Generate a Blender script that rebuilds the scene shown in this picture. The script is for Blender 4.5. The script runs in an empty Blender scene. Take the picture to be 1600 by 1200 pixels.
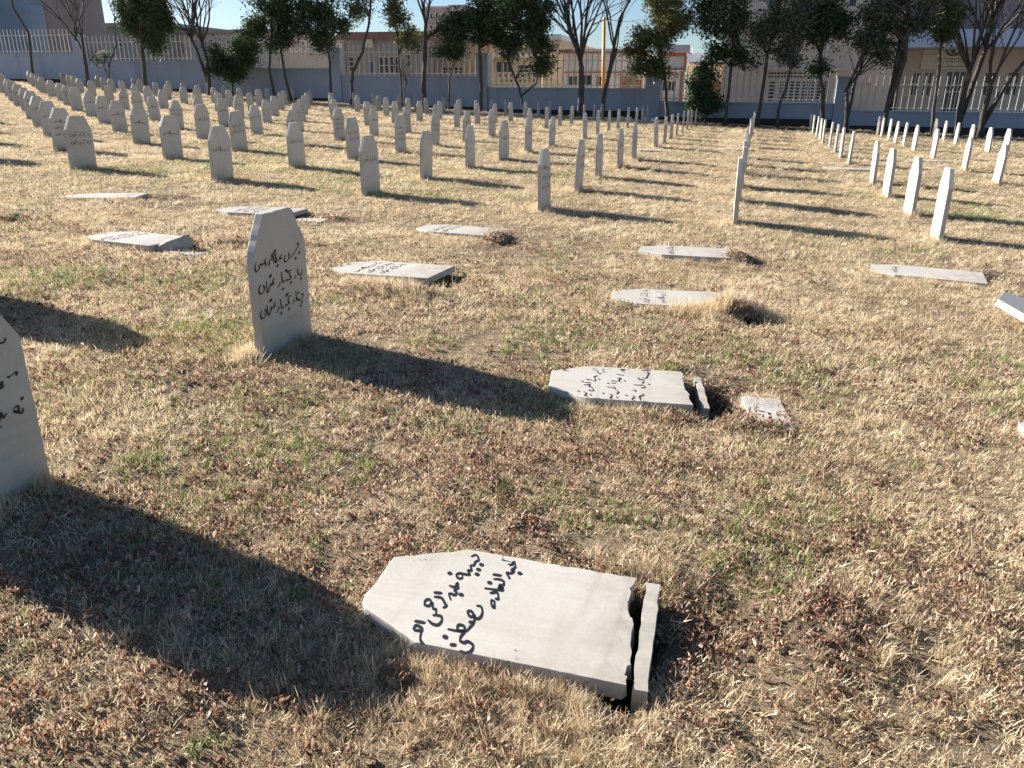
import bpy, bmesh, math, random
import numpy as np
from mathutils import Vector, Matrix

# ------------------------------------------------------------------ camera, sky, sun, exposure
SC = bpy.context.scene
COL = SC.collection
EYE = 1.543                       # camera height over the lawn below it
FPX, PITCH, ROLL, YAW = 1222.37, 0.35563, 0.009057, 0.27758
FW = Vector((-math.sin(YAW) * math.cos(PITCH), math.cos(YAW) * math.cos(PITCH), -math.sin(PITCH)))
_r = Vector((math.cos(YAW), math.sin(YAW), 0))
_u = _r.cross(FW)
RT = math.cos(ROLL) * _r + math.sin(ROLL) * _u
UP = -math.sin(ROLL) * _r + math.cos(ROLL) * _u
cam_data = bpy.data.cameras.new('camera')
cam = bpy.data.objects.new('camera', cam_data)
COL.objects.link(cam)
cam_data.sensor_width = 36.0
cam_data.lens = 36.0 * FPX / 1600.0
cam_data.clip_start = 0.05
cam_data.clip_end = 4000
M = Matrix((RT, UP, -FW)).transposed().to_4x4()
M.translation = Vector((0, 0, EYE))
cam.matrix_world = M
SC.camera = cam

SUN_AZ = math.atan2(-1.83, 0.38)              # from +Y towards +X
SUN_EL = math.radians(24.5)
world = bpy.data.worlds.new('World')
SC.world = world
world.use_nodes = True
wn = world.node_tree
sky = wn.nodes.new('ShaderNodeTexSky')
sky.sky_type = 'NISHITA'
sky.sun_disc = False
sky.sun_elevation = SUN_EL
sky.sun_rotation = SUN_AZ
sky.altitude = 500
sky.air_density = 1.0
sky.dust_density = 0.9
sky.ozone_density = 4.0
bg = wn.nodes['Background']
bg.inputs['Strength'].default_value = 0.050
wn.links.new(sky.outputs[0], bg.inputs['Color'])
sun_data = bpy.data.lights.new('sun', 'SUN')
sun_data.energy = 5.0
sun_data.angle = math.radians(0.53)
sun_data.color = (1.0, 0.935, 0.845)
sun = bpy.data.objects.new('sun', sun_data)
COL.objects.link(sun)
sd = Vector((math.sin(SUN_AZ) * math.cos(SUN_EL), math.cos(SUN_AZ) * math.cos(SUN_EL), math.sin(SUN_EL)))
sun.rotation_euler = (-sd).to_track_quat('-Z', 'Y').to_euler()
sun.location = (-30, 10, 20)
SC.view_settings.view_transform = 'Standard'
SC.view_settings.look = 'None'
SC.view_settings.gamma = 1.0
SC.view_settings.exposure = 1.52
SC.view_settings.use_curve_mapping = False
SC.cycles.max_bounces = 5
SC.cycles.transparent_max_bounces = 8

# ------------------------------------------------------------------ helpers
rng = np.random.default_rng(7)
RND = random.Random(11)


def at(px, py, Y):
    """World point at distance Y (north) seen at photo pixel px, py."""
    d = FW + RT * ((px - 800) / FPX) - UP * ((py - 600) / FPX)
    p = d * (Y / d.y)
    return Vector((p.x, p.y, p.z + EYE))


def pix(P):
    v = Vector(P) - Vector((0, 0, EYE))
    d = v.dot(FW)
    return 800 + FPX * v.dot(RT) / d, 600 - FPX * v.dot(UP) / d, d


def tag(o, label=None, cat=None, group=None, kind=None):
    if label: o['label'] = label
    if cat: o['category'] = cat
    if group: o['group'] = group
    if kind: o['kind'] = kind
    return o


def empty(name, loc, rot=(0, 0, 0)):
    o = bpy.data.objects.new(name, None)
    o.empty_display_size = 0.2
    COL.objects.link(o)
    o.location = loc
    o.rotation_euler = rot
    return o


def link(name, me, mat=None, parent=None, loc=None, rot=None):
    if mat is not None and not me.materials:
        me.materials.append(mat)
    o = bpy.data.objects.new(name, me)
    COL.objects.link(o)
    if parent is not None: o.parent = parent
    if loc is not None: o.location = loc
    if rot is not None: o.rotation_euler = rot
    return o


class MB:
    """Collects boxes, tubes and sheets into one mesh."""
    def __init__(self):
        self.v = []; self.f = []
    def face(self, pts):
        n = len(self.v); self.v += [tuple(p) for p in pts]; self.f.append(tuple(range(n, n + len(pts)))); return self
    def box(self, x0, x1, y0, y1, z0, z1):
        n = len(self.v)
        self.v += [(x0, y0, z0), (x1, y0, z0), (x1, y1, z0), (x0, y1, z0), (x0, y0, z1), (x1, y0, z1), (x1, y1, z1), (x0, y1, z1)]
        for q in ((3, 2, 1, 0), (4, 5, 6, 7), (0, 1, 5, 4), (1, 2, 6, 5), (2, 3, 7, 6), (3, 0, 4, 7)):
            self.f.append(tuple(n + k for k in q))
        return self
    def tube(self, pts, rad, n=6, cap=True):
        pts = [Vector(p) for p in pts]
        rings = []
        ref = Vector((0.31, 0.87, 0.2))
        for i, p in enumerate(pts):
            t = (pts[min(i + 1, len(pts) - 1)] - pts[max(i - 1, 0)]).normalized()
            a = t.cross(ref)
            if a.length < 1e-3: a = t.cross(Vector((1, 0, 0)))
            a.normalize(); b = t.cross(a)
            r = rad[i] if isinstance(rad, (list, tuple)) else rad
            k = len(self.v)
            for j in range(n):
                an = 2 * math.pi * j / n
                self.v.append(tuple(p + (a * math.cos(an) + b * math.sin(an)) * r))
            rings.append(k)
        for i in range(len(rings) - 1):
            for j in range(n):
                j2 = (j + 1) % n
                self.f.append((rings[i] + j, rings[i] + j2, rings[i + 1] + j2, rings[i + 1] + j))
        if cap:
            self.f.append(tuple(rings[-1] + j for j in range(n)))
            self.f.append(tuple(rings[0] + j for j in reversed(range(n))))
        return self
    def mesh(self, name, smooth=False):
        me = bpy.data.meshes.new(name)
        me.from_pydata(self.v, [], self.f)
        if smooth: me.shade_smooth()
        me.update()
        return me
    def build(self, name, mat, parent=None, loc=None, rot=None, smooth=False):
        return link(name, self.mesh(name, smooth), mat, parent, loc, rot)


# ------------------------------------------------------------------ materials
def nodes_of(name):
    m = bpy.data.materials.new(name)
    m.use_nodes = True
    nt = m.node_tree
    return m, nt, nt.nodes['Principled BSDF']


def N(nt, typ, **kw):
    n = nt.nodes.new(typ)
    for k, v in kw.items():
        setattr(n, k, v)
    return n


def ramp(nt, fac, stops):
    r = N(nt, 'ShaderNodeValToRGB')
    while len(r.color_ramp.elements) < len(stops): r.color_ramp.elements.new(0.5)
    for e, (p, c) in zip(r.color_ramp.elements, stops):
        e.position = p; e.color = (*c, 1)
    nt.links.new(fac, r.inputs[0])
    return r.outputs[0]


def mixc(nt, fac, a, b, mode='MIX'):
    m = N(nt, 'ShaderNodeMix', data_type='RGBA', blend_type=mode)
    for s, v in ((m.inputs[0], fac), (m.inputs[6], a), (m.inputs[7], b)):
        if hasattr(v, 'is_linked') or hasattr(v, 'node'):
            nt.links.new(v, s)
        elif isinstance(v, (int, float)): s.default_value = v
        else: s.default_value = (*v, 1)
    return m.outputs[2]


def math_n(nt, op, a, b=None, clamp=False):
    m = N(nt, 'ShaderNodeMath', operation=op, use_clamp=clamp)
    for s, v in ((m.inputs[0], a), (m.inputs[1], b)):
        if v is None: continue
        if isinstance(v, (int, float)): s.default_value = v
        else: nt.links.new(v, s)
    return m.outputs[0]


def noise(nt, vec, scale, detail=4, rough=0.6):
    n = N(nt, 'ShaderNodeTexNoise')
    n.inputs['Scale'].default_value = scale
    n.inputs['Detail'].default_value = detail
    n.inputs['Roughness'].default_value = rough
    if vec is not None: nt.links.new(vec, n.inputs['Vector'])
    return n.outputs[0]


def bump(nt, bs, h, strength=0.3, dist=0.02):
    b = N(nt, 'ShaderNodeBump')
    b.inputs['Strength'].default_value = strength
    b.inputs['Distance'].default_value = dist
    nt.links.new(h, b.inputs['Height'])
    nt.links.new(b.outputs[0], bs.inputs['Normal'])


def plaster(name, col, var=0.25, scale=1.2, rough=0.85, bumpy=0.25, streak=True):
    """Painted or raw masonry with blotches, streaks and a fine tooth."""
    m, nt, bs = nodes_of(name)
    g = N(nt, 'ShaderNodeNewGeometry')
    mp = N(nt, 'ShaderNodeMapping'); mp.inputs['Scale'].default_value = (1, 1, 0.22 if streak else 1)
    nt.links.new(g.outputs['Position'], mp.inputs[0])
    n1 = noise(nt, mp.outputs[0], scale, 6, 0.65)
    n2 = noise(nt, g.outputs['Position'], 38, 3, 0.6)
    dark = tuple(c * (1 - var * 1.3) for c in col); lite = tuple(min(1, c * (1 + var * 0.5)) for c in col)
    c1 = ramp(nt, n1, [(0.3, dark), (0.5, col), (0.75, lite)])
    c2 = mixc(nt, 0.25, c1, ramp(nt, n2, [(0.3, dark), (0.7, lite)]))
    nt.links.new(c2, bs.inputs['Base Color'])
    bs.inputs['Roughness'].default_value = rough
    bump(nt, bs, n2, bumpy, 0.01)
    return m


def paint(name, col, rough=0.5, metal=0.0):
    m, nt, bs = nodes_of(name)
    g = N(nt, 'ShaderNodeNewGeometry')
    n1 = noise(nt, g.outputs['Position'], 3.5, 5)
    c = ramp(nt, n1, [(0.3, tuple(x * 0.78 for x in col)), (0.6, col)])
    nt.links.new(c, bs.inputs['Base Color'])
    bs.inputs['Roughness'].default_value = rough
    bs.inputs['Metallic'].default_value = metal
    return m


def marble():
    m, nt, bs = nodes_of('headstone_marble')
    tc = N(nt, 'ShaderNodeTexCoord'); oi = N(nt, 'ShaderNodeObjectInfo')
    off = N(nt, 'ShaderNodeVectorMath', operation='MULTIPLY_ADD')
    nt.links.new(oi.outputs['Random'], off.inputs[0])
    off.inputs[1].default_value = (37, 61, 23)
    nt.links.new(tc.outputs['Object'], off.inputs[2])
    p = off.outputs[0]
    base = ramp(nt, noise(nt, p, 2.2, 5), [(0.3, (0.42, 0.387, 0.335)), (0.55, (0.50, 0.468, 0.418)), (0.8, (0.545, 0.52, 0.48))])
    fine = noise(nt, p, 60, 4, 0.7)
    base = mixc(nt, 0.35, base, ramp(nt, fine, [(0.3, (0.385, 0.355, 0.31)), (0.7, (0.54, 0.515, 0.475))]))
    # brown veins: thin level lines of a warped noise
    vm = N(nt, 'ShaderNodeMapping'); vm.inputs['Rotation'].default_value = (0.6, 0.1, 0.2); vm.inputs['Scale'].default_value = (1, 0.35, 2.0)
    nt.links.new(p, vm.inputs[0])
    v = noise(nt, vm.outputs[0], 1.25, 3, 0.5)
    band = math_n(nt, 'ABSOLUTE', math_n(nt, 'SUBTRACT', v, 0.52))
    vein = math_n(nt, 'SUBTRACT', 1.0, math_n(nt, 'MULTIPLY', band, 38.0), clamp=True)
    vein = math_n(nt, 'MULTIPLY', vein, math_n(nt, 'MULTIPLY', noise(nt, p, 3.1, 2), 0.5))
    base = mixc(nt, vein, base, (0.29, 0.23, 0.17))
    # soil splash rising a hand's width from the ground line
    sep = N(nt, 'ShaderNodeSeparateXYZ'); nt.links.new(tc.outputs['Object'], sep.inputs[0])
    low = N(nt, 'ShaderNodeMapRange'); nt.links.new(sep.outputs[2], low.inputs[0])
    low.inputs[1].default_value = 0.0; low.inputs[2].default_value = 0.20; low.inputs[3].default_value = 0.75; low.inputs[4].default_value = 0.0
    dirt = math_n(nt, 'MULTIPLY', low.outputs[0], ramp(nt, noise(nt, p, 9, 5, 0.7), [(0.35, (0, 0, 0)), (0.7, (1, 1, 1))]))
    base = mixc(nt, dirt, base, (0.21, 0.18, 0.14))
    spots = ramp(nt, noise(nt, p, 24, 3, 0.5), [(0.70, (0, 0, 0)), (0.78, (1, 1, 1))])
    base = mixc(nt, math_n(nt, 'MULTIPLY', spots, 0.5), base, (0.24, 0.21, 0.17))
    tone = N(nt, 'ShaderNodeMapRange'); nt.links.new(oi.outputs['Random'], tone.inputs[0]); tone.inputs[3].default_value = 0.0; tone.inputs[4].default_value = 0.32
    base = mixc(nt, tone.outputs[0], base, (0.36, 0.325, 0.27))
    # faint brown smears and fine scratches from lying in the soil
    sm = N(nt, 'ShaderNodeMapping'); sm.inputs['Scale'].default_value = (1, 5, 0.8); nt.links.new(p, sm.inputs[0])
    smear = ramp(nt, noise(nt, sm.outputs[0], 2.3, 6, 0.7), [(0.50, (0, 0, 0)), (0.75, (0.5, 0.5, 0.5))])
    base = mixc(nt, smear, base, (0.37, 0.315, 0.245))
    sc2 = N(nt, 'ShaderNodeMapping'); sc2.inputs['Rotation'].default_value = (0.7, 0, 0); sc2.inputs['Scale'].default_value = (1, 1.5, 60); nt.links.new(p, sc2.inputs[0])
    scr = ramp(nt, noise(nt, sc2.outputs[0], 2.0, 2, 0.5), [(0.70, (0, 0, 0)), (0.74, (0.28, 0.28, 0.28))])
    base = mixc(nt, scr, base, (0.30, 0.26, 0.21))
    nt.links.new(base, bs.inputs['Base Color'])
    bs.inputs['Roughness'].default_value = 0.55
    bump(nt, bs, fine, 0.12, 0.004)
    return m


def leafy(name, stops, trans=0.35, scale=0.6, rand='island'):
    """Leaves and blades: colour per leaf, shifted over the ground by a slow noise."""
    m = bpy.data.materials.new(name); m.use_nodes = True
    nt = m.node_tree; nt.nodes.clear()
    out = N(nt, 'ShaderNodeOutputMaterial')
    g = N(nt, 'ShaderNodeNewGeometry')
    oi = N(nt, 'ShaderNodeObjectInfo')
    r = math_n(nt, 'FRACT', math_n(nt, 'ADD', g.outputs['Random Per Island'], math_n(nt, 'MULTIPLY', oi.outputs['Random'], 0.83 if rand == 'both' else 0.0)))
    slow = noise(nt, g.outputs['Position'], scale, 3)
    f = math_n(nt, 'ADD', math_n(nt, 'MULTIPLY', r, 0.72), math_n(nt, 'MULTIPLY', math_n(nt, 'SUBTRACT', slow, 0.5), 1.1))
    f = math_n(nt, 'ADD', f, 0.14, clamp=True)
    c = ramp(nt, f, stops)
    d = N(nt, 'ShaderNodeBsdfDiffuse'); t = N(nt, 'ShaderNodeBsdfTranslucent')
    gl = N(nt, 'ShaderNodeBsdfGlossy'); gl.inputs['Roughness'].default_value = 0.45
    nt.links.new(c, d.inputs[0]); nt.links.new(c, t.inputs[0])
    mx = N(nt, 'ShaderNodeMixShader'); mx.inputs[0].default_value = trans
    nt.links.new(d.outputs[0], mx.inputs[1]); nt.links.new(t.outputs[0], mx.inputs[2])
    m2 = N(nt, 'ShaderNodeMixShader'); m2.inputs[0].default_value = 0.04
    nt.links.new(mx.outputs[0], m2.inputs[1]); nt.links.new(gl.outputs[0], m2.inputs[2])
    nt.links.new(m2.outputs[0], out.inputs[0])
    return m


def bark():
    m, nt, bs = nodes_of('bark')
    g = N(nt, 'ShaderNodeNewGeometry')
    mp = N(nt, 'ShaderNodeMapping'); mp.inputs['Scale'].default_value = (6, 6, 1.2)
    nt.links.new(g.outputs['Position'], mp.inputs[0])
    n1 = noise(nt, mp.outputs[0], 3, 5, 0.7)
    c = ramp(nt, n1, [(0.3, (0.035, 0.028, 0.024)), (0.6, (0.10, 0.082, 0.068)), (0.8, (0.17, 0.145, 0.12))])
    nt.links.new(c, bs.inputs['Base Color'])
    bs.inputs['Roughness'].default_value = 0.9
    bump(nt, bs, n1, 0.6, 0.03)
    return m


def glass_dark(name, col=(0.02, 0.025, 0.03)):
    m, nt, bs = nodes_of(name)
    g = N(nt, 'ShaderNodeNewGeometry')
    c = ramp(nt, noise(nt, g.outputs['Position'], 0.8, 2), [(0.35, col), (0.7, tuple(x * 2.2 for x in col))])
    nt.links.new(c, bs.inputs['Base Color'])
    bs.inputs['Roughness'].default_value = 0.12
    return m


def ground_mat():
    m, nt, bs = nodes_of('lawn_soil')
    g = N(nt, 'ShaderNodeNewGeometry'); pos = g.outputs['Position']
    n_big = noise(nt, pos, 0.35, 4); n_mid = noise(nt, pos, 2.3, 5, 0.65)
    n_fine = noise(nt, pos, 45, 5, 0.75); n_vf = noise(nt, pos, 170, 3, 0.7)
    straw = ramp(nt, n_fine, [(0.22, (0.11, 0.080, 0.052)), (0.42, (0.24, 0.18, 0.115)), (0.60, (0.40, 0.315, 0.21)), (0.8, (0.56, 0.46, 0.33))])
    brown = ramp(nt, n_fine, [(0.3, (0.055, 0.040, 0.030)), (0.55, (0.16, 0.115, 0.08)), (0.8, (0.34, 0.265, 0.19))])
    c = mixc(nt, ramp(nt, n_mid, [(0.42, (0, 0, 0)), (0.66, (0.75, 0.75, 0.75))]), straw, brown)
    green = ramp(nt, n_fine, [(0.3, (0.12, 0.12, 0.05)), (0.7, (0.40, 0.36, 0.19))])
    c = mixc(nt, ramp(nt, n_big, [(0.54, (0, 0, 0)), (0.72, (0.55, 0.55, 0.55))]), c, green)
    at_ = N(nt, 'ShaderNodeAttribute', attribute_name='soil')
    soil = ramp(nt, n_fine, [(0.3, (0.022, 0.016, 0.012)), (0.6, (0.055, 0.040, 0.030)), (0.8, (0.12, 0.09, 0.065))])
    c = mixc(nt, at_.outputs['Fac'], c, soil)
    nt.links.new(c, bs.inputs['Base Color'])
    bs.inputs['Roughness'].default_value = 0.95
    bs.inputs['Specular IOR Level'].default_value = 0.1
    h = math_n(nt, 'ADD', n_fine, math_n(nt, 'MULTIPLY', n_vf, 0.5))
    bump(nt, bs, h, 0.9, 0.03)
    return m


MAT = dict(
    ground=ground_mat(), marble=marble(), bark=bark(),
    ink=paint('black_brush_paint', (0.012, 0.010, 0.014), 0.5),
    concrete=plaster('weathered_concrete', (0.37, 0.41, 0.50), 0.22, 0.8),
    rubble=plaster('broken_concrete', (0.42, 0.40, 0.37), 0.3, 6.0, streak=False),
    picket=paint('cream_metal', (0.62, 0.58, 0.50), 0.5),
    beige=plaster('beige_render', (0.62, 0.52, 0.43), 0.12, 0.5),
    beige2=plaster('tan_render', (0.50, 0.38, 0.25), 0.15, 0.7),
    mauve=plaster('mauve_grey_render', (0.26, 0.22, 0.22), 0.2, 0.4),
    redband=plaster('red_brown_render', (0.26, 0.14, 0.11), 0.2, 0.7),
    greywall=plaster('grey_render', (0.33, 0.31, 0.29), 0.15, 0.5),
    white=plaster('white_render', (0.72, 0.71, 0.70), 0.1, 0.6),
    bluewhite=plaster('pale_blue_paint', (0.40, 0.50, 0.66), 0.1, 0.5, 0.5, 0.1),
    orange=paint('orange_paint', (0.56, 0.19, 0.07), 0.45),
    yellowpole=paint('orange_yellow_paint', (0.80, 0.36, 0.06), 0.4),
    cream=plaster('cream_render', (0.70, 0.60, 0.42), 0.1, 0.6),
    pane=glass_dark('dark_glass'), frame=paint('white_frame', (0.70, 0.68, 0.65), 0.5),
    bluedoor=paint('blue_door_paint', (0.10, 0.20, 0.40), 0.5),
    bluetank=plaster('blue_grey_steel', (0.14, 0.20, 0.28), 0.15, 0.6, 0.6),
    footshade=plaster('dark_foot_shade', (0.045, 0.042, 0.045), 0.3, 2.0),  # near-black tone with the shade at the wall foot put into it
    hose=paint('white_hose', (0.70, 0.68, 0.64), 0.5),
    rock=plaster('grey_rock', (0.34, 0.33, 0.32), 0.3, 8.0, streak=False),
    signboard=plaster('sign_cream', (0.66, 0.60, 0.52), 0.06, 0.8),
)
MAT['blade'] = leafy('dry_blades', [(0.0, (0.20, 0.142, 0.090)), (0.2, (0.47, 0.355, 0.22)), (0.5, (0.71, 0.57, 0.37)), (0.75, (0.82, 0.69, 0.475)), (1.0, (0.88, 0.79, 0.61))], 0.42, 1.1, 'both')
MAT['green'] = leafy('green_blades', [(0.0, (0.11, 0.14, 0.045)), (0.5, (0.26, 0.30, 0.10)), (1.0, (0.50, 0.50, 0.22))], 0.35, 1.5, 'both')
MAT['litter'] = leafy('dead_leaves', [(0.0, (0.09, 0.052, 0.038)), (0.2, (0.27, 0.14, 0.09)), (0.45, (0.44, 0.265, 0.175)), (0.68, (0.55, 0.38, 0.275)), (0.9, (0.60, 0.47, 0.37)), (1.0, (0.45, 0.19, 0.08))], 0.35, 1.4, 'both')
MAT['leaf_dark'] = leafy('evergreen_leaves', [(0.0, (0.028, 0.050, 0.022)), (0.5, (0.065, 0.100, 0.040)), (0.85, (0.12, 0.16, 0.06)), (1.0, (0.20, 0.22, 0.09))], 0.45, 0.8)
MAT['leaf_olive'] = leafy('olive_leaves', [(0.0, (0.06, 0.075, 0.028)), (0.5, (0.14, 0.15, 0.055)), (0.85, (0.24, 0.23, 0.08)), (1.0, (0.34, 0.28, 0.11))], 0.45, 0.8)
MAT['leaf_grey'] = leafy('grey_green_leaves', [(0.0, (0.05, 0.06, 0.04)), (0.5, (0.12, 0.135, 0.09)), (0.85, (0.20, 0.21, 0.14)), (1.0, (0.28, 0.24, 0.16))], 0.45, 0.8)

# ------------------------------------------------------------------ the lawn
SX = -0.02839
# (x, y, radius x, radius y, height): pits dug beside the fallen stones (below 0) and heaps of dug earth (above 0)
BUMPS = [(-0.165, 1.96, 0.075, 0.32, -0.08), (0.06, 2.10, 0.16, 0.30, -0.045), (0.36, 2.22, 0.16, 0.22, 0.03),
         (-0.03, 4.10, 0.13, 0.30, -0.11), (0.14, 4.36, 0.16, 0.10, -0.05), (0.10, 3.78, 0.22, 0.10, 0.035),
         (0.02, 5.92, 0.17, 0.22, 0.10), (0.19, 5.72, 0.13, 0.12, -0.09),
         (-2.34, 5.95, 0.15, 0.27, -0.20), (-2.55, 5.42, 0.40, 0.14, 0.05), (-2.48, 8.05, 0.18, 0.24, 0.06), (-2.30, 7.92, 0.10, 0.16, -0.05),
         (0.02, 8.05, 0.16, 0.22, 0.08), (0.2, 7.95, 0.1, 0.14, -0.06), (2.42, 8.30, 0.22, 0.20, -0.12), (2.62, 8.02, 0.16, 0.16, 0.05),
         (-5.05, 6.25, 0.16, 0.22, -0.12), (-4.72, 6.52, 0.30, 0.16, 0.06), (-4.98, 8.22, 0.18, 0.24, -0.18), (-4.55, 8.35, 0.22, 0.18, 0.04),
         (-7.32, 8.72, 0.16, 0.18, -0.10), (-7.10, 8.85, 0.16, 0.14, 0.05), (-7.55, 6.75, 0.25, 0.18, -0.07)]


def smooth_noise(X, Y, seed, cell):
    """Value noise on a lattice, for unevenness of the ground and for patchy growth."""
    x = np.asarray(X) / cell + 1000.0; y = np.asarray(Y) / cell + 1000.0
    xi = np.floor(x).astype(np.int64); yi = np.floor(y).astype(np.int64)
    fx = x - xi; fy = y - yi
    fx = fx * fx * (3 - 2 * fx); fy = fy * fy * (3 - 2 * fy)
    def h(a, b):
        n = (a * 374761393 + b * 668265263 + seed * 974711) & 0x7fffffff
        n = ((n ^ (n >> 13)) * 1274126177) & 0x7fffffff
        return ((n ^ (n >> 16)) & 0xffff) / 65535.0
    return (h(xi, yi) * (1 - fx) + h(xi + 1, yi) * fx) * (1 - fy) + (h(xi, yi + 1) * (1 - fx) + h(xi + 1, yi + 1) * fx) * fy


def base_z(X, Y):
    X = np.asarray(X, float)
    Xc = np.clip(X, -70, 40)
    e = np.clip(-Xc - 12, 0, 23)
    return SX * Xc + 0.00045 * e * e + 0.021 * np.clip(-Xc - 35, 0, 40) + 0.001 * np.clip(Y, 0, 60)


def ground_z(X, Y):
    X = np.asarray(X, float); Y = np.asarray(Y, float)
    z = base_z(X, Y)
    fade = np.clip(1.3 - Y / 40, 0.2, 1)
    z = z + (0.030 * (smooth_noise(X, Y, 3, 1.1) - 0.5) + 0.016 * (smooth_noise(X, Y, 5, 0.33) - 0.5) + 0.010 * (smooth_noise(X, Y, 8, 0.11) - 0.5)) * fade
    for bx, by, rx, ry, h in BUMPS:
        z = z + h * np.exp(-(((X - bx) / rx) ** 2 + ((Y - by) / ry) ** 2) ** 1.5)
    return z


def bed_edge(X):
    return np.interp(X, [-60, -30, -16, -5.5, 1, 6.5, 12, 30], [47.3, 46.6, 45.6, 43.2, 40.6, 40.9, 42.0, 43])


def soil_mask(X, Y):
    s = np.clip((Y - bed_edge(X) + 1.2 * (smooth_noise(X, Y, 31, 0.9) - 0.5)) / 0.7, 0, 1) * (Y < 49)
    for bx, by, rx, ry, h in BUMPS:
        k = (((X - bx) / rx) ** 2 + ((Y - by) / ry) ** 2)
        s = np.maximum(s, (0.95 if h < -0.06 else 0.45) * np.clip(1.5 - k, 0, 1))
    return s


def axis(parts):
    out = []
    for a, b, st in parts:
        out += list(np.arange(a, b - 1e-6, st))
    return np.array(out + [parts[-1][1]])


gx = axis([(-900, -100, 80), (-100, -60, 4), (-60, -12, 0.8), (-12, -6.5, 0.12), (-6.5, 3.6, 0.035), (3.6, 9, 0.15), (9, 30, 0.8), (30, 100, 5), (100, 900, 80)])
gy = axis([(-60, 0, 4), (0, 1.2, 0.1), (1.2, 7, 0.03), (7, 10, 0.06), (10, 16, 0.12), (16, 50, 0.5), (50, 100, 5), (100, 1200, 90)])
GX, GY = np.meshgrid(gx, gy)
GZ = ground_z(GX, GY)
nx, ny = len(gx), len(gy)
me = bpy.data.meshes.new('lawn')
co = np.stack([GX.ravel(), GY.ravel(), GZ.ravel()], -1).astype(np.float32)
idx = np.arange(nx * ny).reshape(ny, nx)
quads = np.stack([idx[:-1, :-1], idx[:-1, 1:], idx[1:, 1:], idx[1:, :-1]], -1).reshape(-1, 4)


def np_mesh(name, co, faces, smooth=True):
    me = bpy.data.meshes.new(name)
    k = faces.shape[1]
    me.vertices.add(len(co)); me.vertices.foreach_set('co', np.ascontiguousarray(co, np.float32).ravel())
    me.loops.add(faces.size); me.loops.foreach_set('vertex_index', np.ascontiguousarray(faces, np.int32).ravel())
    me.polygons.add(len(faces)); me.polygons.foreach_set('loop_start', np.arange(0, faces.size, k, dtype=np.int32))
    me.polygons.foreach_set('use_smooth', np.full(len(faces), smooth))
    me.update(calc_edges=True)
    return me


me = np_mesh('lawn', co, quads)
a = me.attributes.new('soil', 'FLOAT', 'POINT')
a.data.foreach_set('value', soil_mask(GX, GY).ravel().astype(np.float32))
tag(link('lawn', me, MAT['ground']), 'dry winter lawn of the cemetery sloping down to the right', 'lawn', kind='structure')

# ------------------------------------------------------------------ headstones
SW, SH, STOP, SHO, TH = 0.52, 0.81, 0.27, 0.60, 0.052   # width, height, width at the top, shoulder height, thickness


def slab_mesh(name, width=SW, height=SH, top=STOP, shoulder=SHO, th=TH, foot=-0.16, jag=None, rough=False):
    """Slab standing in the YZ plane, inscribed face towards +X; jag breaks the foot along a ragged line."""
    r = random.Random(name)
    w = width / 2; t = top / 2
    out = [(w, shoulder), (t, height), (-t, height), (-w, shoulder)]
    if jag is None:
        out += [(-w, foot), (w, foot)]
    else:
        ys = sorted([-w, w] + [r.uniform(-w + 0.01, w - 0.01) for _ in range(24)])
        amp = 0.0
        for i, y in enumerate(ys):
            amp = 0.82 * amp + r.uniform(-0.009, 0.009)
            out.append((y, jag + amp + 0.012 * math.sin(y * 9 + 1)))
    if rough:                                   # hand sawn outline: slight waviness and a few chips
        dense = []
        for i, (p0, p1) in enumerate(zip(out, out[1:] + out[:1])):
            L_ = math.hypot(p1[0] - p0[0], p1[1] - p0[1])
            n_ = max(1, int(L_ / 0.03))
            for k in range(n_):
                y, z = p0[0] + (p1[0] - p0[0]) * k / n_, p0[1] + (p1[1] - p0[1]) * k / n_
                if L_ > 0.06:
                    c_ = r.uniform(0, 0.0022) + (r.uniform(0.004, 0.011) if r.random() < (0.10 if k else 0.5) else 0)
                    y -= c_ * (1 if y > 0 else -1) * (0.9 if abs(y) > t * 0.9 else 0.2); z -= c_ * (0.8 if z > 0.4 else 0)
                dense.append((y, z))
        out = dense
    bm = bmesh.new()
    vs = [bm.verts.new((TH / 2, y, z)) for y, z in out]
    f = bm.faces.new(vs)
    ext = bmesh.ops.extrude_face_region(bm, geom=[f])
    bmesh.ops.translate(bm, verts=[v for v in ext['geom'] if isinstance(v, bmesh.types.BMVert)], vec=(-th, 0, 0))
    bmesh.ops.recalc_face_normals(bm, faces=bm.faces)
    if jag is not None:
        for v in bm.verts:
            if v.co.z < jag + 0.06 and v.co.x < 0: v.co.z += r.uniform(-0.012, 0.010)
    es = [e for e in bm.edges if e.calc_face_angle(0) > 0.25 and (jag is None or min(v.co.z for v in e.verts) > jag + 0.06)]
    bmesh.ops.bevel(bm, geom=es, offset=0.004, segments=2, affect='EDGES', profile=0.6)
    me = bpy.data.meshes.new(name)
    bm.to_mesh(me); bm.free()
    me.materials.append(MAT['marble'])
    return me


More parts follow.
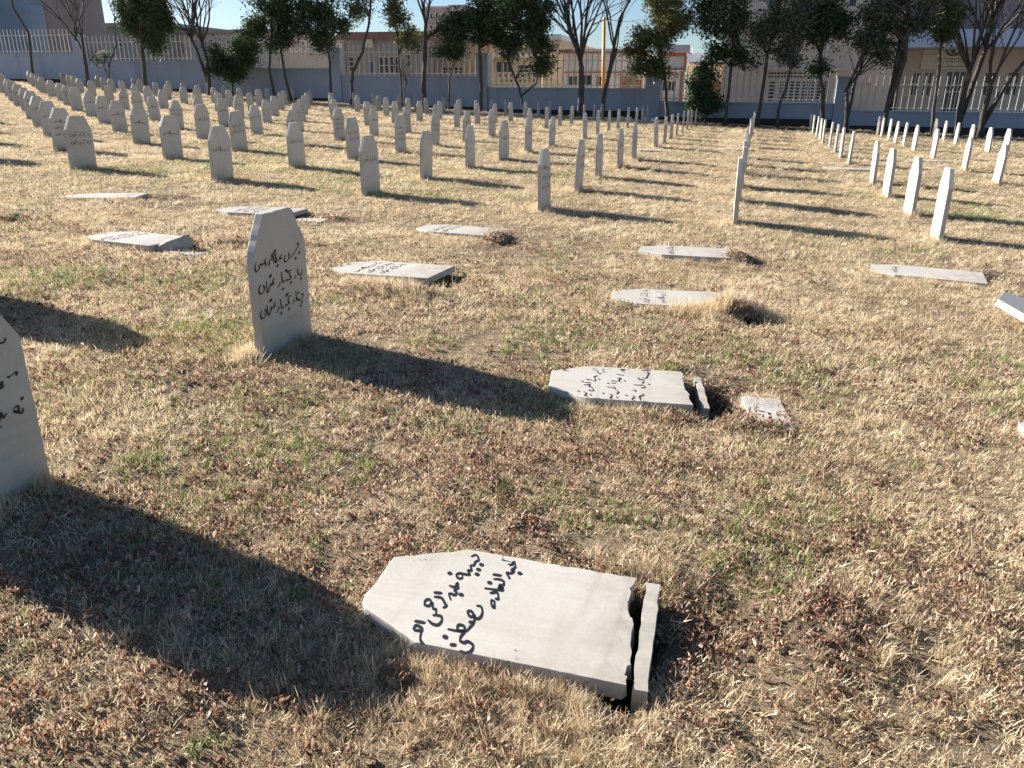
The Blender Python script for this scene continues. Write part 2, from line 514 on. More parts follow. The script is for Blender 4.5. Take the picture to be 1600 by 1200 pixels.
INK = {'F1': '168,596 191,598 192,582 168,570 159,560 143,553 126,542 110,534 93,531|197,539|151,514|75,563 81,547 72,525 41,516 25,526 36,547 48,557|11,564 -11,560 -20,547 4,544 -24,546 -47,536 -64,534 -62,566|-52,511|-74,605 -59,601 -66,581 -59,542 -77,538 -95,531|-80,599 -88,574 -84,540|-105,589 -103,562 -128,556 -140,524|-151,578 -168,571 -174,557 -165,535 -178,556 -191,553 -202,546 -217,554 -231,550 -236,532 -261,521 -275,533 -271,554 -258,573', 'F2': '215,430 204,403 183,405 165,418 162,448|193,379|139,415 132,400 108,394|94,453 71,451 71,427 83,406 46,403 27,408 13,403 -7,403 -16,420 -16,466|79,380|33,464|51,453|-14,363|-38,413 -46,395 -71,386|-90,443 -109,440 -113,420 -98,417 -126,413 -140,421 -149,407 -161,391 -178,382 -176,448|-139,466|-129,469|-218,431 -203,416 -212,397 -241,388 -259,401 -255,421 -234,443', 'F3': '181,285 201,276 194,259 165,251 144,256 139,268 125,260 124,320|183,233|166,213|151,299|98,271 92,254 70,244|66,301 38,300 31,276 42,262 15,258 -5,259 -23,253 -46,255 -52,311|14,316|32,320|30,228|-54,224|-75,273 -81,256 -106,239|-98,304 -115,301 -124,285 -105,284 -138,278 -155,286 -162,266 -187,246 -197,310|-157,325|-148,328|-222,292 -210,275 -223,250 -254,246 -266,261 -260,281 -246,291', 'S1': '210,580 226,567 201,550 186,556 166,556 156,564 134,554 130,565 109,553 107,576 107,586 95,593 80,582 84,571 101,575|175,532|145,533|118,530|97,617|35,597 30,586 33,576 54,577 31,566 14,572 3,561 -10,565 -7,575 -13,581 -39,566|-2,545|-16,631 -12,605|-36,623 -35,603 -42,592 -60,578 -68,571 -84,576|-68,617 -54,633 -66,641 -83,635 -84,621 -68,617 -92,605 -96,595 -118,587 -126,594|-122,584 -122,570 -140,560 -162,564 -163,580 -149,600|-165,637 -165,603|-204,626 -184,625 -188,608 -200,601 -206,623|-200,601 -237,591 -259,572|206,448 203,436 224,433 196,421 174,427 171,419 156,425 154,439 131,424 122,423|164,397|133,481 134,451|108,471 112,451 103,435 85,433 81,444 69,429 70,444 58,426 52,484|85,477|31,461 41,441 12,427 11,438|1,449 -8,435 -38,427 -21,440 -1,448|-42,482 -42,468 -65,456 -91,454 -102,463 -88,475 -72,491 -80,498 -97,485 -97,472 -122,466 -148,470 -170,475|-122,481 -122,466|-172,530 -172,500 -163,481 -146,490 -145,504 -161,504 -171,491 -167,479 -193,482 -211,478 -216,464 -208,457 -220,437 -243,435 -256,445 -252,466|-208,525|-236,501 -232,483', 'S2': '207,560 183,537 130,524 133,509|201,500|164,496|92,530 70,548 18,540 -2,552|24,595 14,558|-30,599 -30,563|-73,604 -57,569 -92,574 -105,556 -153,549 -142,572 -180,560|-172,601 -193,583 -227,593 -239,575|-170,627|-15,612|37,520|-213,562|222,406 228,374 205,393 172,375|142,425 124,382|71,419 75,401 28,414 5,399|28,456 18,420|-7,456 -18,426|-72,477 -83,450 -96,432 -48,444|-121,432 -141,415 -176,427|-177,467 -197,450 -239,461 -244,447|-178,496|35,380|-223,424|-19,471|230,280 241,230|198,257 201,241 153,249 105,260 110,278|69,304 77,268|49,275 12,285|-16,334 -17,301 -13,283 -45,273 -59,297|-102,345 -114,322 -75,332|-140,294 -163,286 -191,307 -245,303|-183,347 -204,333 -238,348 -265,326|7,250|-185,375|96,303|-206,305', 'L': '121,591 152,598 173,598 188,597 198,611|81,434 104,439 131,446 145,458 136,434 153,445|167,467 181,466 209,475 209,460|59,402 78,422|161,343 185,347 183,324 163,335 197,315 205,333|210,369|137,338 119,325 110,349 99,319 78,307 67,305|86,294 105,296|41,302 58,315 68,339'}


def strokes(key):
    return [[tuple(float(c) / 1000 for c in q.split(',')) for q in s.split()] for s in INK[key].split('|')]


def ink_mesh(name, sts, w0=0.0085, x=TH / 2 + 0.0012):
    """Brush strokes: each polyline smoothed and swept with a slanted flat nib."""
    mb = MB()
    for s in sts:
        if len(s) == 1:
            (y, z), r = s[0], w0 * 0.6
            mb.face([(x, y + r * 1.1 * math.cos(a) + 0.3 * r * math.sin(a), z + r * math.sin(a)) for a in [k * math.pi / 4 + 0.3 for k in range(8)]])
            continue
        p = [Vector(q).to_3d() for q in s]
        p = [p[0] * 2 - p[1]] + p + [p[-1] * 2 - p[-2]]
        c = []
        for i in range(1, len(p) - 2):
            for k in range(5):
                t = k / 5
                c.append(0.5 * ((2 * p[i]) + (p[i + 1] - p[i - 1]) * t + (2 * p[i - 1] - 5 * p[i] + 4 * p[i + 1] - p[i + 2]) * t * t + (3 * p[i] - p[i - 1] - 3 * p[i + 1] + p[i + 2]) * t ** 3))
        c.append(p[-2])
        n = len(c); L = []; R = []
        for i, q in enumerate(c):
            t = c[min(i + 1, n - 1)] - c[max(i - 1, 0)]
            if t.length < 1e-6: t = Vector((1, 0, 0))
            t.normalize()
            w = w0 * (0.30 + 0.70 * abs(math.sin(math.atan2(t.y, t.x) - math.radians(20))))
            e = min(i, n - 1 - i) / max(1, n - 1)
            w *= 0.5 * (0.62 + 0.38 * min(1, e * 8))
            nrm = Vector((-t.y, t.x, 0))
            L.append((x, *(q + nrm * w).xy)); R.append((x, *(q - nrm * w).xy))
        for i in range(n - 1):
            mb.face([L[i], R[i], R[i + 1], L[i + 1]])
    return mb.mesh(name)


def shifted(sts, dy=0, dz=0, s=1.0):
    return [[((y * s + dy), (z * s + dz)) for y, z in st] for st in sts]


F1, F2, F3 = strokes('F1'), strokes('F2'), strokes('F3')
BASELINE = {1: 0.555, 2: 0.42, 3: 0.275}
ROW = {1: shifted(F1, 0.035, -BASELINE[1]), 2: shifted(F2, 0.025, -BASELINE[2]), 3: shifted(F3, 0.03, -BASELINE[3])}


def lines(*spec):
    out = []
    for k, z, s in spec:
        out += shifted(ROW[k], 0, z, s)
    return out


INKS = [ink_mesh('inscription_a', lines((1, 0.47, 0.86)), 0.0135), ink_mesh('inscription_b', lines((2, 0.54, 0.9), (3, 0.42, 0.9)), 0.013),
        ink_mesh('inscription_c', lines((3, 0.48, 0.88)), 0.0135), ink_mesh('inscription_d', lines((1, 0.55, 0.85), (3, 0.43, 0.85), (2, 0.31, 0.85)), 0.0145)]
for m_ in INKS: m_.materials.append(MAT['ink'])
SLABS = [slab_mesh('headstone_slab_a'), slab_mesh('headstone_slab_b', 0.50, 0.79, 0.25, 0.585), slab_mesh('headstone_slab_c', 0.535, 0.83, 0.29, 0.61),
         slab_mesh('headstone_slab_d', 0.51, 0.80, 0.22, 0.57)]
ORD = ['first', 'second', 'third', 'fourth', 'fifth', 'sixth', 'seventh', 'eighth', 'ninth', 'tenth', 'eleventh', 'twelfth', 'thirteenth', 'fourteenth', 'fifteenth', 'sixteenth', 'seventeenth', 'eighteenth']
GRP = 'standing marble headstones in columns on the lawn'


def headstone(X, Y, label, slab=None, ink=None, lean=(0, 0, 0), name='headstone', z=None, group=GRP):
    g = float(base_z(X, Y)) if z is None else z
    o = link(name, slab or SLABS[RND.randrange(4)], None, None, (X, Y, g), lean)
    tag(o, label, 'headstone', group)
    if ink is not None:
        tag(link('inscription', ink, None, o), kind='stuff')
    return o


def ink_named(name, sts, w0):
    me_ = ink_mesh(name, sts, w0); me_.materials.append(MAT['ink']); return me_


# the two near standing stones and the one just out of frame on the left whose shadow enters the picture
headstone(-2.60, 4.03, 'large standing headstone with three black handwritten lines, front of the lawn', slab_mesh('headstone_slab_near', 0.555, 0.825, 0.30, 0.605, rough=True), ink_named('inscription_near', F1 + F2 + F3, 0.0175), (math.radians(0.6), math.radians(1.0), 0))
headstone(-2.568, 1.93, 'headstone cut off by the left picture edge, ends of three handwritten lines', SLABS[0], ink_named('inscription_edge', strokes('L'), 0.013), (math.radians(-1.0), math.radians(-1.0), 0))
headstone(-5.22, 4.02, 'headstone beyond the left picture edge that throws its shadow into view', SLABS[2], INKS[1])

COLX = {3: (7.68, 0.01), 2: (4.74, 0.03), 1: (2.33, 0.014), 0: (-0.06, 0.008), -1: (-2.55, 0.0), -2: (-5.19, 0.002), -3: (-7.76, 0.004), -4: (-10.57, 0.0)}
for c, x in zip(range(-5, -18, -1), (-13.2, -15.9, -18.66, -21.46, -24.33, -27.2, -30.1, -33.1, -36.3, -39.2, -42.2, -45.2, -48.2)): COLX[c] = (x, 0.0)


def col_y0(c): return 10.4 + 0.19 * (-1 - c) if c <= -1 else 10.48


def col_name(c):
    if c == 0: return 'column seen edge-on right of the middle'
    if c > 0: return '%s column right of the edge-on one' % ORD[c - 1]
    return '%s column left of the edge-on one' % ORD[-c - 1]


special = {2: [18.5, 21.65, 26.2, 29.5, 32.1, 34.3, 36.3, 38.4, 40.4], 3: [26.5, 29.1, 31.2, 33.7, 36.0, 38.2, 40.3]}
missing = {(-1, 5), (-2, 6), (0, 6), (1, 4), (-3, 7), (-6, 9), (-8, 7), (-5, 6), (-11, 9)}
FACES = {(-4, 0): (1, 2), (-3, 0): (0, 0), (-2, 0): (2, 0), (-1, 0): (3, 1), (-3, 1): (2, 3), (-4, 2): (1, 2)}
for c in sorted(COLX, reverse=True):
    x0, sk = COLX[c]
    rows = special.get(c)
    rows = [(j, y) for j, y in enumerate(rows)] if rows else [(j, col_y0(c) + 2.17 * j + 0.0145 * j * j) for j in range(15)]
    seen = 0
    for j, Y in rows:
        if (c, j) in missing: continue
        jit = RND.uniform(-0.12, 0.12) if j > 4 else RND.uniform(-0.04, 0.04)
        X = x0 + sk * (Y - 10.4) + RND.uniform(-0.035, 0.035); Yj = Y + jit
        if Yj > bed_edge(X) + (1.4 if c > -4 else 0.3): continue
        u, v, d = pix((X, Yj, float(base_z(X, Yj)) + 0.4))
        if u < -70 or u > 1660: continue
        inkm = None
        if c < 0 and j <= 7 and RND.random() < 0.93: inkm = INKS[FACES.get((c, j), (RND.randrange(4), 0))[0]]
        seen += 1
        where = 'in view of ' if c <= -5 or c >= 2 else 'of '
        lab = 'headstone, %s from the front, %s%s' % (ORD[seen - 1], '' if where == 'of ' else 'counting those in view, ', col_name(c))
        tw = RND.uniform(-0.05, 0.05) if c else RND.uniform(-0.03, 0.03)
        headstone(X, Yj, lab, SLABS[FACES[(c, j)][1]] if (c, j) in FACES else None, inkm, (RND.gauss(0, 0.028), RND.gauss(0, 0.022), tw))

# fallen headstones: foot x, foot y, turn in degrees, raise, pitch, label, slab, inscription
FB = [slab_mesh('broken_slab_near', 0.508, 0.83, 0.27, 0.60, jag=0.014, rough=True), slab_mesh('broken_slab_middle', 0.515, 0.79, 0.26, 0.585, jag=0.04, rough=True)]
fallen = [
    (-0.17, 1.932, 1.2, 0.055, 0.6, 'big broken headstone lying in the foreground, two handwritten lines across it', FB[0], ink_named('inscription_s1', strokes('S1'), 0.0155)),
    (-0.13, 4.02, 9.4, 0.055, 0.5, 'fallen headstone with three columns of writing, tip in the shadow of the standing stone', FB[1], ink_named('inscription_s2', strokes('S2'), 0.0125)),
    (-0.12, 6.05, 8.0, 0.05, 1.5, 'fallen headstone half buried in dry grass beside a dark earth heap', SLABS[1], ink_named('inscription_s5', shifted(lines((2, 0.53, 0.9), (1, 0.40, 0.8)), 0, 0), 0.0095)),
    (-0.15, 7.99, 5.0, 0.05, 1.0, 'fallen headstone lying behind the half buried one, tuft of earth at its foot', SLABS[3], INKS[2]),
    (-2.46, 5.96, -4.0, 0.066, 3.0, 'fallen headstone with scribbled lines and a black pit under its raised foot', SLABS[2], INKS[3]),
    (-2.58, 8.0, -5.0, 0.06, 1.5, 'small looking fallen headstone between the standing middle stones and the pit', SLABS[1], INKS[1]),
    (2.04, 7.9, -9.0, 0.05, 1.2, 'fallen headstone at right with a dark hole beyond its foot', SLABS[0], ink_named('inscription_s7', lines((3, 0.60, 0.6)), 0.0095)),
    (-5.18, 6.12, -9.0, 0.062, 2.0, 'fallen headstone at left beside a grey rock and dug earth', SLABS[0], INKS[1]),
    (-5.12, 8.2, 4.0, 0.058, 1.8, 'fallen headstone just behind the big standing one, pit at its foot', SLABS[2], INKS[3]),
    (-7.48, 8.42, 20.0, 0.05, 2.0, 'fallen headstone furthest left, partly overgrown with grass', SLABS[3], None),
    (2.24, 4.02, 0.0, 0.055, 0.8, 'fallen headstone of which only the tip enters at the right edge', SLABS[0], INKS[0]),
    (-2.2, 22.1, 2.0, 0.05, 1.0, 'distant fallen headstone in the gap of the first column left of the edge-on one', SLABS[1], None),
    (0.0, 24.4, -3.0, 0.05, 1.0, 'distant fallen headstone lying left of the edge-on column', SLABS[0], None),
    (2.55, 19.7, 3.0, 0.05, 1.0, 'distant fallen headstone left of the gap in the first white column at right', SLABS[2], None),
    (5.05, 24.1, -4.0, 0.05, 1.0, 'distant fallen headstone behind the nearest white column at right', SLABS[1], None),
    (7.60, 24.2, 2.0, 0.05, 1.0, 'distant fallen headstone at the right edge beside the white columns', SLABS[3], None),
]
fallen = [(f_[0] * 1.018, f_[1] * 1.018) + f_[2:] for f_ in fallen]
for X, Y, deg, lift, tilt, lab, sl, ik in fallen:
    o = headstone(X, Y, lab, sl, ik, (0, math.radians(-90 + 1.6 - tilt), math.radians(deg)), z=float(base_z(X, Y)) + lift - 0.034, group='fallen headstones lying on the lawn')
# one lies tipped up at the right edge, its face turned from the sun
headstone(2.66, 6.18, 'headstone tipped up on end at the right picture edge, shaded face up', SLABS[2], None, (0, math.radians(-73), math.radians(-22)), z=float(base_z(2.7, 6.2)) - 0.03, group='fallen headstones lying on the lawn')

# broken feet still standing in the ground and the footing block
def stub(X, Y, length, w, h, deg, label):
    r = random.Random(label)
    bm = bmesh.new()
    n = 12
    top = []; bot = []
    for sx_ in (-1, 1):
        rt = []; rb = []
        for i in range(n + 1):
            y = -length / 2 + length * i / n
            rt.append(bm.verts.new((sx_ * w / 2 + r.uniform(-0.004, 0.004), y, h + 0.006 * math.sin(i * 1.3 + length * 9) + 0.003 * math.sin(i * 3.1))))
            rb.append(bm.verts.new((sx_ * w / 2, y, -0.15)))
        top.append(rt); bot.append(rb)
    for i in range(n):
        bm.faces.new((top[0][i], top[1][i], top[1][i + 1], top[0][i + 1]))
        bm.faces.new((bot[0][i], top[0][i], top[0][i + 1], bot[0][i + 1]))
        bm.faces.new((top[1][i], bot[1][i], bot[1][i + 1], top[1][i + 1]))
    for e in (0, n):
        bm.faces.new((bot[0][e], bot[1][e], top[1][e], top[0][e]))
    bmesh.ops.recalc_face_normals(bm, faces=bm.faces)
    me_ = bpy.data.meshes.new('stub'); bm.to_mesh(me_); bm.free()
    me_.materials.append(MAT['marble'])
    o = link('headstone_stump', me_, None, None, (X, Y, float(base_z(X, Y))), (0, 0, math.radians(deg)))
    return tag(o, label, 'stone stump', 'snapped headstone stumps')


stub(-0.134, 1.962, 0.49, 0.042, 0.042, 2.5, 'narrow pale stump strip beside the broken edge of the foreground slab')
stub(-0.10, 4.13, 0.46, 0.036, 0.016, 9, 'bluish shaded stump beside the broken edge of the middle fallen slab')


def rough_block(name, X, Y, sx_, sy_, sz_, z, deg, mat, label, cat, tilt=0.0, seed=1, cuts=3, amp=0.12):
    bm = bmesh.new()
    bmesh.ops.create_cube(bm, size=1)
    bmesh.ops.subdivide_edges(bm, edges=bm.edges[:], cuts=cuts, use_grid_fill=True)
    r = random.Random(seed)
    for v in bm.verts:
        k = v.co.length
        v.co = v.co.lerp(v.co.normalized() * 0.56, 0.35 if amp > 0.1 else 0.06)
        v.co += Vector((r.uniform(-1, 1), r.uniform(-1, 1), r.uniform(-1, 1))) * amp * 0.5
        v.co = Vector((v.co.x * sx_, v.co.y * sy_, v.co.z * sz_))
    me_ = bpy.data.meshes.new(name); bm.to_mesh(me_); bm.free()
    o = link(name, me_, mat, None, (X, Y, float(base_z(X, Y)) + z), (0, math.radians(tilt), math.radians(deg)))
    return tag(o, label, cat)


rough_block('footing_block', 0.245, 3.98, 0.20, 0.44, 0.10, -0.044, 8, MAT['rubble'], 'flat whitish footing block flush with the lawn beside the middle slab', 'footing', 0, 4, 4, 0.03)
rough_block('footing_block', -4.80, 6.02, 0.34, 0.16, 0.06, -0.01, -14, MAT['rubble'], 'pale flat stone flush with the grass in front of the grey rock', 'footing', 0, 6, 3, 0.05)
rough_block('footing_block', -4.70, 8.05, 0.34, 0.20, 0.06, 0.0, 6, MAT['rubble'], 'pale flat stone behind the top of the big standing headstone', 'footing', 0, 9, 3, 0.05)
rough_block('rock', -5.02, 6.12, 0.30, 0.15, 0.14, 0.03, 20, MAT['rock'], 'grey rock lying at the foot of the left fallen headstone', 'rock', -18, 3, 3, 0.16)

# ------------------------------------------------------------------ boundary wall, pillars and fence
WY = 48.0
BAYS = [(-59.0, -45.0, 2.35), (-45.0, -35.2, 1.87), (-35.2, -25.4, 1.41), (-25.4, -15.7, 0.97), (-15.7, -5.5, 0.34), (-5.5, 4.75, -0.34), (4.75, 14.6, -0.69), (14.6, 25.0, -1.0)]
wall = tag(empty('boundary_wall', (-15, WY, 0)), 'long stepped concrete wall with square pillars behind the trees', 'wall')
wo = wall.location


def child_box(parent, name, mat, x0, x1, y0, y1, z0, z1, bev=0.0):
    o_ = parent.location
    mb = MB().box(x0 - o_.x, x1 - o_.x, y0 - o_.y, y1 - o_.y, z0 - o_.z, z1 - o_.z)
    return mb.build(name, mat, parent)


def wz(k): return BAYS[k][2] + EYE


for k, (x0, x1, _) in enumerate(BAYS):
    zt = wz(k); zb = float(base_z(x1, WY)) - 0.5
    child_box(wall, 'wall_section', MAT['concrete'], x0 + 0.36, x1 - 0.36, WY, WY + 0.25, zb, zt - 0.09)
    child_box(wall, 'shade_strip', MAT['footshade'], x0 + 0.36, x1 - 0.36, WY - 0.06, WY - 0.002, zb, float(base_z((x0 + x1) / 2, WY)) + (0.30 if x0 > -20 else 0.1))  # added strip, its dark colour standing in for shadow and growth below the wall
    child_box(wall, 'coping', MAT['concrete'], x0 + 0.36, x1 - 0.36, WY - 0.05, WY + 0.30, zt - 0.088, zt)
PTOP = {1: (121, 54), 2: (314, 63), 3: (526, 74), 4: (759, 83), 5: (1014, 95), 6: (1300, 119)}
for k in range(1, len(BAYS)):
    x = BAYS[k][0]
    zt = at(*PTOP[k], WY).z if k in PTOP else wz(k) + 1.9
    hw = {5: 0.43, 6: 0.45}.get(k, 0.34)
    child_box(wall, 'pillar', MAT['concrete'], x - hw, x + hw, WY - 0.12, WY + 0.42, float(base_z(x, WY)) - 0.5, zt - 0.10)
    child_box(wall, 'pillar_cap', MAT['concrete'], x - hw - 0.06, x + hw + 0.06, WY - 0.18, WY + 0.48, zt - 0.098, zt)
pk = {}


def fence(k, h, lab, spacing=0.34):
    x0, x1, _ = BAYS[k]
    z = wz(k)
    f = tag(empty('metal_fence', ((x0 + x1) / 2, WY + 0.12, z)), lab, 'fence', 'picket fence panels on the wall')
    if h not in pk:
        mb = MB().box(-0.027, 0.027, -0.02, 0.02, 0.002, h - 0.07)
        n = len(mb.v)
        mb.v += [(-0.027, -0.02, h - 0.068), (0.027, -0.02, h - 0.068), (0.027, 0.02, h - 0.068), (-0.027, 0.02, h - 0.068), (0, 0, h)]
        mb.f += [(n, n + 1, n + 4), (n + 1, n + 2, n + 4), (n + 2, n + 3, n + 4), (n + 3, n, n + 4)]
        pk[h] = mb.mesh('picket'); pk[h].materials.append(MAT['picket'])
    for r in (0.12, h * 0.72):
        child_box(f, 'rail', MAT['picket'], x0 + 0.4, x1 - 0.4, WY + 0.145, WY + 0.185, z + r, z + r + 0.05)
    n = int((x1 - x0 - 1.0) / spacing)
    for i in range(n + 1):
        x = x0 + 0.5 + (x1 - x0 - 1.0) * i / n
        link('picket', pk[h], None, f, (x - f.location.x, RND.uniform(-0.004, 0.004), 0), (0, RND.uniform(-0.008, 0.008), 0))


fence(0, 1.6, 'cream picket fence panel on the highest wall step, far left')
fence(1, 1.6, 'cream picket fence panel between the first and second left pillars')
fence(2, 1.7, 'cream picket fence panel behind the dark bush and the two leaning trunks')
fence(3, 1.85, 'cream picket fence panel in front of the reddish-brown low building')
fence(4, 2.0, 'cream picket fence panel in front of the white and orange stall')
fence(5, 1.9, 'cream picket fence panel in front of the barred windows')
fence(6, 1.75, 'cream picket fence panel in front of the entrance with the sign')

# ------------------------------------------------------------------ trees
def grow(mb, p, d, length, r, depth, rr, up=0.25, wig=0.16, tips=None, nchild=3, spread=(22, 48)):
    segs = 4
    pts = [p.copy()]; rad = [r]
    d = d.normalized()
    for i in range(segs):
        d = (d + Vector((rr.gauss(0, wig), rr.gauss(0, wig), rr.gauss(0, wig * 0.6) + up * 0.25))).normalized()
        pts.append(pts[-1] + d * (length / segs)); rad.append(r * (1 - 0.42 * (i + 1) / segs))
    mb.tube(pts, rad, 7 if r > 0.05 else (5 if r > 0.02 else 3))
    if tips is not None: tips.append((pts[-1], d))
    if depth <= 0: return
    for k in range(nchild):
        t = 1.0 if k == 0 else rr.uniform(0.35, 0.95)
        i = min(segs - 1, int(t * segs)); f = t * segs - i
        q = pts[i].lerp(pts[i + 1], f)
        ax = d.cross(Vector((rr.gauss(0, 1), rr.gauss(0, 1), rr.gauss(0, 1))))
        if ax.length < 1e-4: continue
        ang = math.radians(rr.uniform(*spread)) * (0.5 if k == 0 else 1)
        nd = Matrix.Rotation(ang, 3, ax.normalized()) @ d
        grow(mb, q, nd, length * rr.uniform(0.55, 0.8), max(0.009, r * (0.62 if k == 0 else 0.45)), depth - 1, rr, up, wig, tips, nchild, spread)


def leaves(name, centres, size, mat, parent, org, seed, per=30, spread=0.22, flat=0.8):
    g = np.random.default_rng(seed)
    C_ = np.repeat(np.array(centres), per, axis=0)
    n = len(C_)
    C_ = C_ + g.normal(0, 1, (n, 3)) * np.array([spread, spread, spread * flat])
    a = g.normal(0, 1, (n, 3)); a /= np.linalg.norm(a, axis=1)[:, None]
    b = np.cross(a, g.normal(0, 1, (n, 3))); b /= np.linalg.norm(b, axis=1)[:, None]
    nn = np.cross(a, b)
    L = (size * g.uniform(0.6, 1.35, n))[:, None]; W = L * g.uniform(0.38, 0.6, n)[:, None]
    v = np.stack([C_ - a * L * 0.5, C_ + b * W * 0.5 + nn * L * 0.08, C_ + a * L * 0.5, C_ - b * W * 0.5 + nn * L * 0.08], 1).reshape(-1, 3) - np.array(org)
    f = np.arange(4 * n).reshape(n, 4)
    return link(name, np_mesh(name, v, f, False), mat, parent)


def tree(name, label, path, Y, r0, lobes=(), mat=None, bare=0, seed=1, leaf=0.15, dens=1.0, limbs=0, fan=38, blen=2.4, cat='tree', group='trees in the bed along the wall', bdepth=3, second=None):
    """path: trunk from foot to fork as photo pixels at distance Y; lobes: (px, py, half width, half height)."""
    rr = random.Random(seed)
    pts = [at(x, y, Y) for x, y in path]
    foot = pts[0].copy(); foot.z = float(base_z(foot.x, Y)) - 0.05
    dy = 0
    pts[0] = foot
    for i in range(1, len(pts)):
        dy += rr.gauss(0, 0.12); pts[i].y += dy
    t = tag(empty(name, foot), label, cat, group)
    mb = MB()
    fine = []
    for i in range(len(pts) - 1):
        for k in range(3): fine.append(pts[i].lerp(pts[i + 1], k / 3) + Vector((rr.gauss(0, 0.018), rr.gauss(0, 0.018), 0)))
    fine.append(pts[-1]); n = len(fine)
    rad = [r0 * (1.25 if i == 0 else 1 - 0.42 * i / (n - 1)) for i in range(n)]
    mb.tube([p - foot for p in fine], rad, 9)
    if second:
        sp = [fine[max(1, n // 4)]] + [at(x, y, Y + 0.3) for x, y in second]
        mb.tube([p - foot for p in sp], [r0 * 0.8 * (1 - 0.4 * i / (len(sp) - 1)) for i in range(len(sp))], 8)
    mb.build('trunk', MAT['bark'], t, smooth=True)
    bb = MB()
    tip = fine[-1]; td = (fine[-1] - fine[-3]).normalized()
    tips = []
    ends = [(tip, td)]
    if second: ends.append((sp[-1], (sp[-1] - sp[-2]).normalized()))
    if bare:
        for tp, tdir in ends:
            for k in range(bare):
                an = rr.uniform(0, 2 * math.pi) if k else 0
                tilt = math.radians(rr.uniform(8, fan))
                ax = Vector((math.cos(an), math.sin(an), 0))
                dd = Matrix.Rotation(tilt, 3, ax) @ Vector((tdir.x * 0.3, 0, 1)).normalized()
                grow(bb, tp - foot - dd * 0.12, dd, blen * rr.uniform(0.8, 1.25), r0 * rr.uniform(0.34, 0.5), bdepth, rr, 0.22, 0.10, tips, 3, (16, 38))
    centres = []
    sc_ = (tip - Vector((0, 0, EYE))).dot(FW) / FPX
    for (lx, ly, rx, ry) in lobes:
        rx *= 1.18; ry *= 1.12
        c = at(lx, ly, Y)
        hub = min(fine, key=lambda p: abs(p.z - (c.z - ry * sc_ * 0.9)) + 0.4 * (p - c).length)
        m = int(dens * 56 * (rx * ry * sc_ * sc_) ** 0.75 * 1.6)
        subs = []
        for k in range(9):
            v = Vector((rr.gauss(0, 1), rr.gauss(0, 1), rr.gauss(0, 1))).normalized() * rr.uniform(0.25, 0.92)
            subs.append((v, rr.uniform(0.26, 0.5)))
        for k in range(m):
            v0, sr = subs[rr.randrange(9)]
            v = v0 + Vector((rr.gauss(0, 1), rr.gauss(0, 1), rr.gauss(0, 0.8))).normalized() * sr * (rr.random() ** 0.4)
            centres.append((c.x + v.x * rx * sc_, c.y + v.y * min(rx, 55) * sc_ * 0.9, c.z + v.z * ry * sc_))
        for k in range(4):
            e = Vector(centres[-1 - k * 3 % max(1, m)])
            mid = hub.lerp(e, 0.5) + Vector((rr.gauss(0, 0.15), rr.gauss(0, 0.15), 0.15))
            bb.tube([hub - foot, mid - foot, e - foot], [r0 * 0.42, r0 * 0.26, 0.012], 5)
        for k in range(0, m, 2):
            e = Vector(centres[-1 - k]); s = c.lerp(e, 0.35) + Vector((0, 0, -0.3))
            bb.tube([s - foot, e - foot], [0.022, 0.008], 3, False)
    if bb.v: bb.build('branches', MAT['bark'], t, smooth=True)
    if centres: leaves('crown', centres, leaf, mat, t, foot, seed * 7 + 1)
    return t


LD, LO, LG = MAT['leaf_dark'], MAT['leaf_olive'], MAT['leaf_grey']
tree('bare_tree', 'bare leaning tree at the top left corner, dark slanting trunk', [(49, 112), (40, 52), (17, 12), (8, -40)], 46.5, 0.10, bare=3, seed=2, fan=30, blen=1.6)
tree('bare_tree', 'bare tree with low twin forks at left, sky to its right', [(137, 128), (131, 88), (125, 58)], 45, 0.135, bare=4, seed=3, fan=44, blen=2.3, second=[(130, 82), (118, 60)])
tree('bare_tree', 'thin bare tree just right of the left forked one', [(166, 128), (172, 98), (180, 68), (179, 30)], 45.5, 0.06, bare=4, seed=4, fan=48, blen=1.6, lobes=[(160, 95, 12, 26)], mat=LG, dens=0.25)
tree('cypress_tree', 'dense dark cypress like tree at left in front of the grey house', [(227, 128), (224, 80), (224, 20)], 45, 0.14, lobes=[(235, 40, 26, 34), (232, 0, 30, 40), (240, -70, 24, 50), (205, 20, 22, 26), (250, 30, 18, 34)], mat=LD, seed=5, dens=1.5, bare=2, blen=1.6)
tree('bare_tree', 'bare broom shaped tree left of the dark bush', [(326, 134), (323, 95), (318, 66)], 45, 0.13, bare=9, seed=6, fan=42, blen=2.7, second=[(308, 80), (300, 62)])
tree('evergreen_bush', 'dark evergreen bush against the wall beside the broom shaped bare tree', [(362, 132), (362, 110), (363, 90)], 45.6, 0.07, lobes=[(362, 88, 30, 30), (352, 112, 22, 16), (385, 80, 18, 24)], mat=LD, seed=7, dens=1.5, cat='bush')
tree('evergreen_tree', 'slim evergreen tree with curved trunk, left of the two leaning ones', [(428, 140), (421, 108), (416, 75), (420, 40)], 45, 0.085, lobes=[(420, 20, 36, 34), (400, 45, 22, 22), (430, -40, 40, 45), (440, 50, 16, 18)], mat=LD, seed=8, dens=0.85)
tree('evergreen_tree', 'slim evergreen tree leaning left, second of the leaning pair', [(455, 148), (446, 112), (440, 76), (440, 40)], 45, 0.085, lobes=[(448, 30, 22, 36), (440, 65, 20, 16), (450, -40, 30, 40)], mat=LD, seed=9, dens=0.8)
tree('evergreen_tree', 'straight evergreen tree in front of the left middle pillar', [(518, 146), (517, 110), (515, 75), (510, 30)], 45, 0.085, lobes=[(490, 30, 30, 36), (525, 30, 26, 34), (500, 62, 24, 18), (505, -40, 45, 45)], mat=LD, seed=10, dens=0.95)
